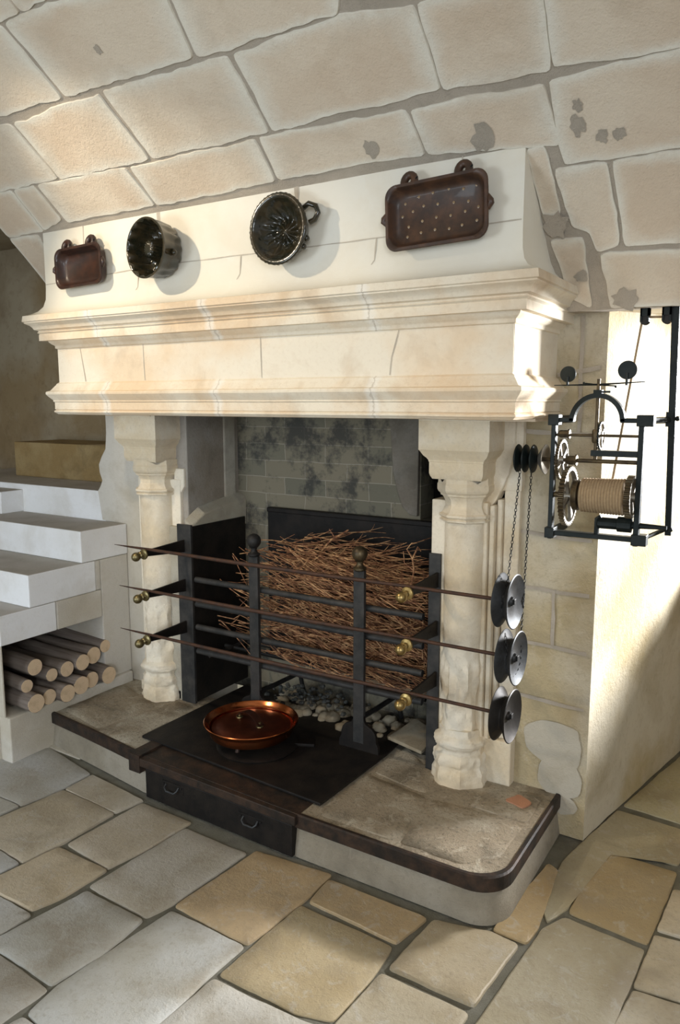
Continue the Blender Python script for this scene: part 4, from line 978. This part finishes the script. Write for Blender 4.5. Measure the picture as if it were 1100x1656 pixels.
chain('left link chain from the jack to the top spit pulley', [(-0.792, JY-0.018, 1.356)] + arc(-0.778, SPZ[0], 100, 190)[0:])
chain('right link chain from the jack to the middle spit pulley', [(-0.765, JY+0.012, 1.358)] + arc(-0.752, SPZ[1], 20, -170) + [(-0.765, SPY-0.056, SPZ[0]-0.09)])

# ------------------------------------------------------------------ baking moulds and dishes on the breast
def rrect(w, h, r, n=6):
    P = []
    for (cx_, cz_, a0) in ((w/2-r, h/2-r, 0), (-w/2+r, h/2-r, PI/2), (-w/2+r, -h/2+r, PI), (w/2-r, -h/2+r, 3*PI/2)):
        P += [(cx_ + r*math.cos(a0+PI/2*i/n), cz_ + r*math.sin(a0+PI/2*i/n)) for i in range(n+1)]
    return P
def tray(cx, cz, w, h, mat, label, spots, tilt, depth=0.045, ears=0.085):
    e = empty('oven_dish', (cx, YB, cz), label, 'baking dish', 'glazed oven dishes hung on the chimney breast')
    rot = Matrix.Rotation(tilt, 4, 'Y')
    def tr(x, y, z):
        q = rot @ Vector((x, 0, z)); return (cx+q.x, YB-0.006-y, cz+q.z)
    mb = MB(); rings = []
    lobes = lambda x, z, k: 1
    for (ins, y) in ((0.018, 0.0), (0.006, 0.012), (0.0, depth-0.008), (-0.004, depth-0.004), (-0.002, depth), (0.006, depth), (0.010, depth-0.006), (0.016, 0.016), (0.028, 0.008)):
        ring = []
        for (x, z) in rrect(w-2*ins, h-2*ins, 0.036, 7):
            # pouring lips at mid height of the short sides
            k = math.exp(-(z/0.012)**2) * (0.010 if y > depth*0.6 else 0.003) * (1 if x > 0 else -1) if abs(x) > w*0.4 else 0
            ring.append(mb.bm.verts.new(tr(x+k, y, z)))
        # add lip vertices between straight sides
        rings.append(ring)
    for A_, B_ in zip(rings, rings[1:]):
        for j in range(len(A_)): mb.face([A_[j], A_[(j+1) % len(A_)], B_[(j+1) % len(A_)], B_[j]])
    mb.face(rings[0][::-1]); mb.face(rings[-1])
    mb.build('dish_body', [mat], e, smooth=50)
    for sx in (-1, 1):
        mb = MB(); mb.tube([tr(sx*w/2, depth-0.012, 0.02), tr(sx*(w/2+0.010), depth-0.006, 0.004), tr(sx*(w/2+0.012), depth-0.006, -0.002), tr(sx*w/2, depth-0.012, -0.016)], [0.006, 0.009, 0.009, 0.006], 8); mb.build('lip', [mat], e, smooth=60)
    for sx in (-1, 1):
        x = sx*ears
        mb = MB(); mb.tube([tr(x + 0.017*math.cos(a), depth-0.010-0.01*(1+math.sin(a))*0.5, h/2 + 0.008 + 0.020*math.sin(a)) for a in [-0.4 + (PI+0.8)*i/10 for i in range(11)]], 0.0115, 10); mb.build('loop_handle', [mat], e, smooth=60)
    for sx in (-1, 1):
        x = sx*ears
        mb = MB(); mb.tube([tr(x, 0.0, h/2+0.014), tr(x+0.006, 0.020, h/2+0.011), tr(x+0.022, 0.036, h/2+0.010), tr(x+0.030, 0.038, h/2+0.016)], 0.0022, 6); mb.build('hook', ['jackiron'], e, smooth=60)
    for (sx, sz) in spots:
        mb = MB(); mb.lathe([(0.0012, 0), (0.0042, 0.0002), (0.0042, 0.0006), (0.002, 0.0012)], (0, 0, 0), 'Y', 10); 
        bmesh.ops.transform(mb.bm, matrix=Matrix.Rotation(PI, 4, 'X'), verts=mb.bm.verts)
        bmesh.ops.transform(mb.bm, matrix=Matrix.Translation(tr(sx, 0.0085, sz)), verts=mb.bm.verts); mb.build('slip_dot', ['dot'], e, smooth=50)
    return e
random.seed(9)
sp = [(-0.11,0.045),(-0.065,0.058),(-0.02,0.062),(0.03,0.064),(0.075,0.056),(0.115,0.06),(-0.12,0.01),(-0.085,0.02),(-0.05,0.03),(-0.005,0.028),(0.045,0.024),(0.09,0.02),(-0.10,-0.022),(-0.055,-0.012),(-0.01,-0.008),(0.035,-0.01),(0.08,-0.006),(0.12,0.0),(-0.105,-0.05),(-0.06,-0.044),(-0.015,-0.042),(0.03,-0.046),(0.07,-0.042),(0.115,-0.036)]
tray(-0.967, 2.092, 0.315, 0.182, 'glaze_tan', 'large brown oven dish with pale dots, rightmost on the chimney breast', sp, -0.035, ears=0.085)
tray(-2.505, 2.080, 0.265, 0.150, 'glaze_brown', 'small dark brown oven dish hung at the left end of the chimney breast', [], -0.03, ears=0.07)
def mould(cx, cz, R0, D, mat, label, kind, yaw=0.0):
    e = empty('cake_mould', (cx, YB, cz), label, 'cake mould', 'round glazed cake moulds hung on the chimney breast')
    mb = MB(); n = 96
    rotm = Matrix.Rotation(yaw, 4, 'Z')
    def P(r, t, y):
        q = rotm @ Vector((r*math.cos(t), -y, 0)); return (cx+q.x, YB-0.004+q.y, cz+r*math.sin(t))
    if kind == 'ring':
        prof = [(0.50, 0.0), (0.80, 0.0), (0.87, 0.10), (0.93, 0.55), (0.97, 0.90), (1.0, 0.95), (1.0, 1.0), (0.94, 1.0), (0.90, 0.92), (0.84, 0.50), (0.78, 0.14), (0.60, 0.07), (0.42, 0.14), (0.34, 0.45), (0.26, 0.78), (0.20, 0.86), (0.10, 0.87), (0.02, 0.87)]
        def f(t, i): return (1 + 0.03*math.cos(16*t)) if i < 4 else (1 + (0.045 if 8 <= i <= 10 else 0.06 if 11 <= i <= 15 else 0)*math.cos(16*t + (1.2 if i == 9 else 0)))
    else:
        prof = [(0.30, 0.0), (0.62, 0.02), (0.80, 0.30), (0.88, 0.62), (0.97, 0.80), (1.0, 0.86), (1.0, 0.97), (0.96, 1.0), (0.88, 1.0), (0.84, 0.93), (0.80, 0.80), (0.76, 0.72)]
        prof += [(0.74 - 0.72*k/16, 0.70 - 0.46*math.sin(PI/2*min(1, k/9)) + (0.10*(k-9)/7 if k > 9 else 0)) for k in range(17)]
        def f(t, i):
            if 4 <= i <= 11: return 1 + 0.012*math.cos(56*t)
            if i >= 12: return 1 + 0.03*math.cos(13*t + (i-12)*0.17)*(1 if i < 27 else 0)
            return 1
    rings = []
    for i, (r, y) in enumerate(prof):
        row = []
        for j in range(n):
            t = 2*PI*j/n; yy = y*D
            if kind != 'ring' and i >= 12: yy += 0.0075*math.sin(PI*min(1, (i-11.5)/5)/2)*(1-abs(math.sin((13*t + (i-12)*0.17*2.2)/2))*2)*(1 - max(0, i-22)/6)
            if kind == 'ring' and 11 <= i <= 14: yy += 0.005*math.cos(16*t)
            row.append(mb.bm.verts.new(P(R0*r*f(t, i), t, yy)))
        rings.append(row)
    for A_, B_ in zip(rings, rings[1:]):
        for j in range(n): mb.face([A_[j], A_[(j+1) % n], B_[(j+1) % n], B_[j]])
    mb.face(rings[0][::-1]); mb.face(rings[-1])
    mb.build('mould_body', [mat], e, smooth=70)
    if kind == 'ring':
        mb = MB(); mb.ball(P(R0*1.0, 2.9, D*0.86), 0.011, 12, 8); mb.build('lug', [mat], e, smooth=60)
        mb = MB(); mb.ball(P(R0*0.98, -0.2, D*0.5), 0.011, 12, 8); mb.build('lug', [mat], e, smooth=60)
    else:
        mb = MB(); mb.tube([P(R0*0.92, 0.62, D*0.55), P(R0*1.12, 0.60, D*0.55), P(R0*1.27, 0.44, D*0.5), P(R0*1.27, 0.28, D*0.5), P(R0*1.12, 0.16, D*0.5), P(R0*0.95, 0.12, D*0.55)], 0.0085, 10); mb.build('loop_handle', [mat], e, smooth=60)
        for a in (-0.35, -0.6, 3.6): 
            mb = MB(); mb.ball(P(R0*0.97, a, D*0.7), 0.010, 10, 8); mb.build('lug', [mat], e, smooth=60)
mould(-2.068, 2.097, 0.106, 0.098, 'glaze_green', 'dark green round ring mould with tall fluted side, left of the swirl mould', 'ring', yaw=-0.10)
mould(-1.510, 2.102, 0.112, 0.072, 'glaze_green', 'shallow round mould with swirled flutes and side loop handle', 'swirl')

# ------------------------------------------------------------------ copper pan, lid, trivet
px0, py0 = -1.848, 2.285
tv = empty('trivet', (px0, py0, ZP), 'low round black iron trivet under the copper pan', 'trivet')
mb = MB(); mb.lathe([(0.150, ZP), (0.162, ZP), (0.165, ZP+0.006), (0.150, ZP+0.012), (0.10, ZP+0.014), (0.02, ZP+0.014)], (px0+0.03, py0, 0), 'Z', 48); mb.build('disc', ['plate'], tv, smooth=40)
for a in (-1.4, 0.7, 2.8):
    mb = MB(); mb.tube([(px0+0.12*math.cos(a), py0+0.12*math.sin(a), ZP+0.0125), (px0+0.10*math.cos(a), py0+0.10*math.sin(a), ZP+0.046)], [0.008, 0.011], 8); mb.build('foot', ['rustiron'], tv, smooth=40)
cp = empty('copper_pan', (px0, py0, ZP+0.046), 'shallow round polished copper pan standing on the black hearth plate', 'pan')
z0 = ZP+0.046; R0 = 0.192
mb = MB(); mb.lathe([(0.02,z0),(0.150,z0),(0.164,z0+0.004),(0.170,z0+0.012),(0.172,z0+0.030),(0.173,z0+0.036),(0.186,z0+0.044),(0.190,z0+0.052),(0.1925,z0+0.058),(0.190,z0+0.0605),(0.186,z0+0.058),(0.180,z0+0.048),(0.169,z0+0.040),(0.166,z0+0.016),(0.158,z0+0.008),(0.02,z0+0.006)], (px0, py0, 0), 'Z', 72, 0, None); mb.build('pan_body', ['copper'], cp, smooth=35)
ld = empty('pan_lid', (px0, py0, z0+0.03), 'round reddish copper lid with strap handle lying inside the pan', 'lid')
mb = MB(); mb.lathe([(0.002,z0+0.044),(0.08,z0+0.043),(0.132,z0+0.040),(0.138,z0+0.036),(0.160,z0+0.034),(0.161,z0+0.030),(0.10,z0+0.032),(0.002,z0+0.034)], (px0, py0, 0), 'Z', 64, capb=False, capt=False); mb.build('lid_disc', ['copperdark'], ld, smooth=35)
ax = Vector((0.82, -0.20, 0)).normalized()
for s in (-0.078, 0.055):
    c = Vector((px0, py0, z0+0.043)) + ax*s
    mb = MB(); mb.lathe([(0.015, 0), (0.014, 0.004), (0.006, 0.006), (0.006, 0.018)], tuple(c), 'Z', 12); mb.build('handle_mount', ['brassdark'], ld, smooth=40)
mb = MB(); hp_ = [Vector((px0, py0, z0+0.050+0.034*math.sin(PI*i/8))) + ax*(-0.085+0.148*i/8) for i in range(9)]
for i in range(8):
    w = Vector((-ax.y, ax.x, 0))*0.015; a, b = hp_[i], hp_[i+1]
    mb.prism([a-w, a+w, b+w, b-w], (0, 0, 0.004))
mb.build('strap_handle', ['strap'], ld, merge=True)
# short bar lying on the plate beside the pan
mb = MB(); mb.prism([(-1.70, 2.35, ZP), (-1.69, 2.37, ZP), (-1.615, 2.405, ZP), (-1.61, 2.39, ZP)], (0, 0, 0.012)); tag(origin(mb.build('iron_bar', ['plate'], bevel=0.002), (-1.65, 2.38, ZP)), 'short flat black iron bar lying on the plate right of the pan', 'iron bar')

# ------------------------------------------------------------------ inside the hearth: cobbles, cinders, loose tile
def lump(mb, c, r, seed, n=9, m=6, amp=0.25, fl=0.7):
    mb_r = []
    for i in range(m+1):
        row = []
        for j in range(n):
            a, b = PI*i/m, 2*PI*j/n; d = Vector((math.sin(a)*math.cos(b), math.sin(a)*math.sin(b), -math.cos(a)))
            q = r*(1+amp*noise.noise(d*1.7 + Vector((seed*3.3, seed, 0)))); row.append(mb.bm.verts.new((c[0]+d.x*q, c[1]+d.y*q, c[2]+d.z*q*fl)))
        mb_r.append(row)
    for A_, B_ in zip(mb_r, mb_r[1:]):
        for j in range(n): mb.face([A_[j], A_[(j+1) % n], B_[(j+1) % n], B_[j]])
mb = MB(); random.seed(14)
for i in range(75):
    x, y = random.uniform(-2.05, -1.30), random.uniform(2.60, 2.84)
    lump(mb, (x, y, 0.172+random.uniform(-0.006, 0.008)), random.uniform(0.016, 0.038), i)
tag(origin(mb.build('hearth_rubble', ['rubble'], smooth=60), (-1.7, 2.7, 0.16)), 'bed of pale rounded stones on the hearth floor under the grate', 'rubble', kind='stuff')
mb = MB()
for i in range(90):
    x, y = random.gauss(-1.86, 0.09), random.gauss(2.72, 0.05); y = min(y, 2.83)
    lump(mb, (x, y, 0.205+random.uniform(0, 0.03)), random.uniform(0.006, 0.014), i+100, 7, 5, 0.4)
tag(origin(mb.build('cinders', ['coal'], smooth=60), (-1.86, 2.72, 0.2)), 'little heap of grey black cinders behind the copper pan', 'cinders', kind='stuff')
mb = MB(); mb.prism([(-1.36, 2.55, 0.20), (-1.20, 2.53, 0.185), (-1.19, 2.68, 0.20), (-1.33, 2.74, 0.215)], (0, 0, 0.014)); tag(origin(mb.build('stone_tile', ['rubble'], bevel=0.003), (-1.27, 2.62, 0.2)), 'loose grey stone tile lying under the right end of the grate', 'tile')

# ------------------------------------------------------------------ logs in the niche
LG = [((2.013,0.385,0.037),'upper log at the front, large cut end, above the two frontmost logs',.0),((2.089,0.322,0.030),'small log wedged second from the left in the upper layer',.03),((2.161,0.335,0.036),'upper log third from the front with round pale cut end',.02),((2.243,0.345,0.038),'upper log fourth from the front with bright rim of bark',.02),((2.335,0.345,0.041),'thick upper log fifth from the front below the topmost one',.0),((2.408,0.375,0.031),'topmost log at the far right, bending upward behind the others',-.02),((1.962,0.318,0.029),'small log at the far left of the pile, above the lowest log',.04),((1.958,0.246,0.041),'lowest log at the front left corner with the biggest cut end',.06),((2.045,0.243,0.035),'bottom log second from the front',.05),((2.124,0.241,0.040),'bottom log third from the front, nearest the corner of the dark hearth edging',.0),((2.210,0.247,0.042),'bottom log with a crack across its cut end',.0),((2.295,0.245,0.038),'bottom log fifth from the front, between cracked log and last log',.0),((2.378,0.247,0.042),'bottom log farthest back, grey cut end beside the niche wall',.0)]
random.seed(31)
for i, ((y, z, r), lb, ya) in enumerate(LG):
    e = empty('log', (-2.83, y, z), lb, 'log', 'logs stacked in the niche under the stairs')
    mb = MB(); L = 0.60; xe = random.uniform(-0.02, 0.03) + (0.03 if z < 0.27 else 0)
    rings = 9; rr = []
    for k in range(rings+1):
        t = k/rings; x = xe - L*t; cy = ya*t*0.4 + 0.006*math.sin(t*5+i); cz = (0.03*t if i == 5 else 0) + 0.003*math.sin(t*4+i*2)
        row = [mb.bm.verts.new((x, cy + r*(1+0.06*noise.noise(Vector((math.cos(a)*1.5, math.sin(a)*1.5+i, t*4))))*math.cos(a), cz + r*(1+0.06*noise.noise(Vector((math.cos(a)*1.5, math.sin(a)*1.5+i, t*4))))*math.sin(a))) for a in [2*PI*j/20 for j in range(20)]]
        rr.append(row)
    for A_, B_ in zip(rr, rr[1:]):
        for j in range(20): mb.face([A_[j], A_[(j+1) % 20], B_[(j+1) % 20], B_[j]])
    mb.face(rr[-1])
    mb.build('bark', ['bark'], e, smooth=60, rel=False)
    mb = MB(); row = [v for v in range(0)]
    pts = [(xe+0.0008, r*0.985*math.cos(a) + 0.006*math.sin(i), r*0.985*math.sin(a)+0.003*math.sin(i*2)) for a in [2*PI*j/20 for j in range(20)]]
    mb.poly(pts); mb.prism([(p[0]-0.004, p[1], p[2]) for p in pts], (0.0045, 0, 0)); mb.build('cut_end', ['cut'], e, rel=False)
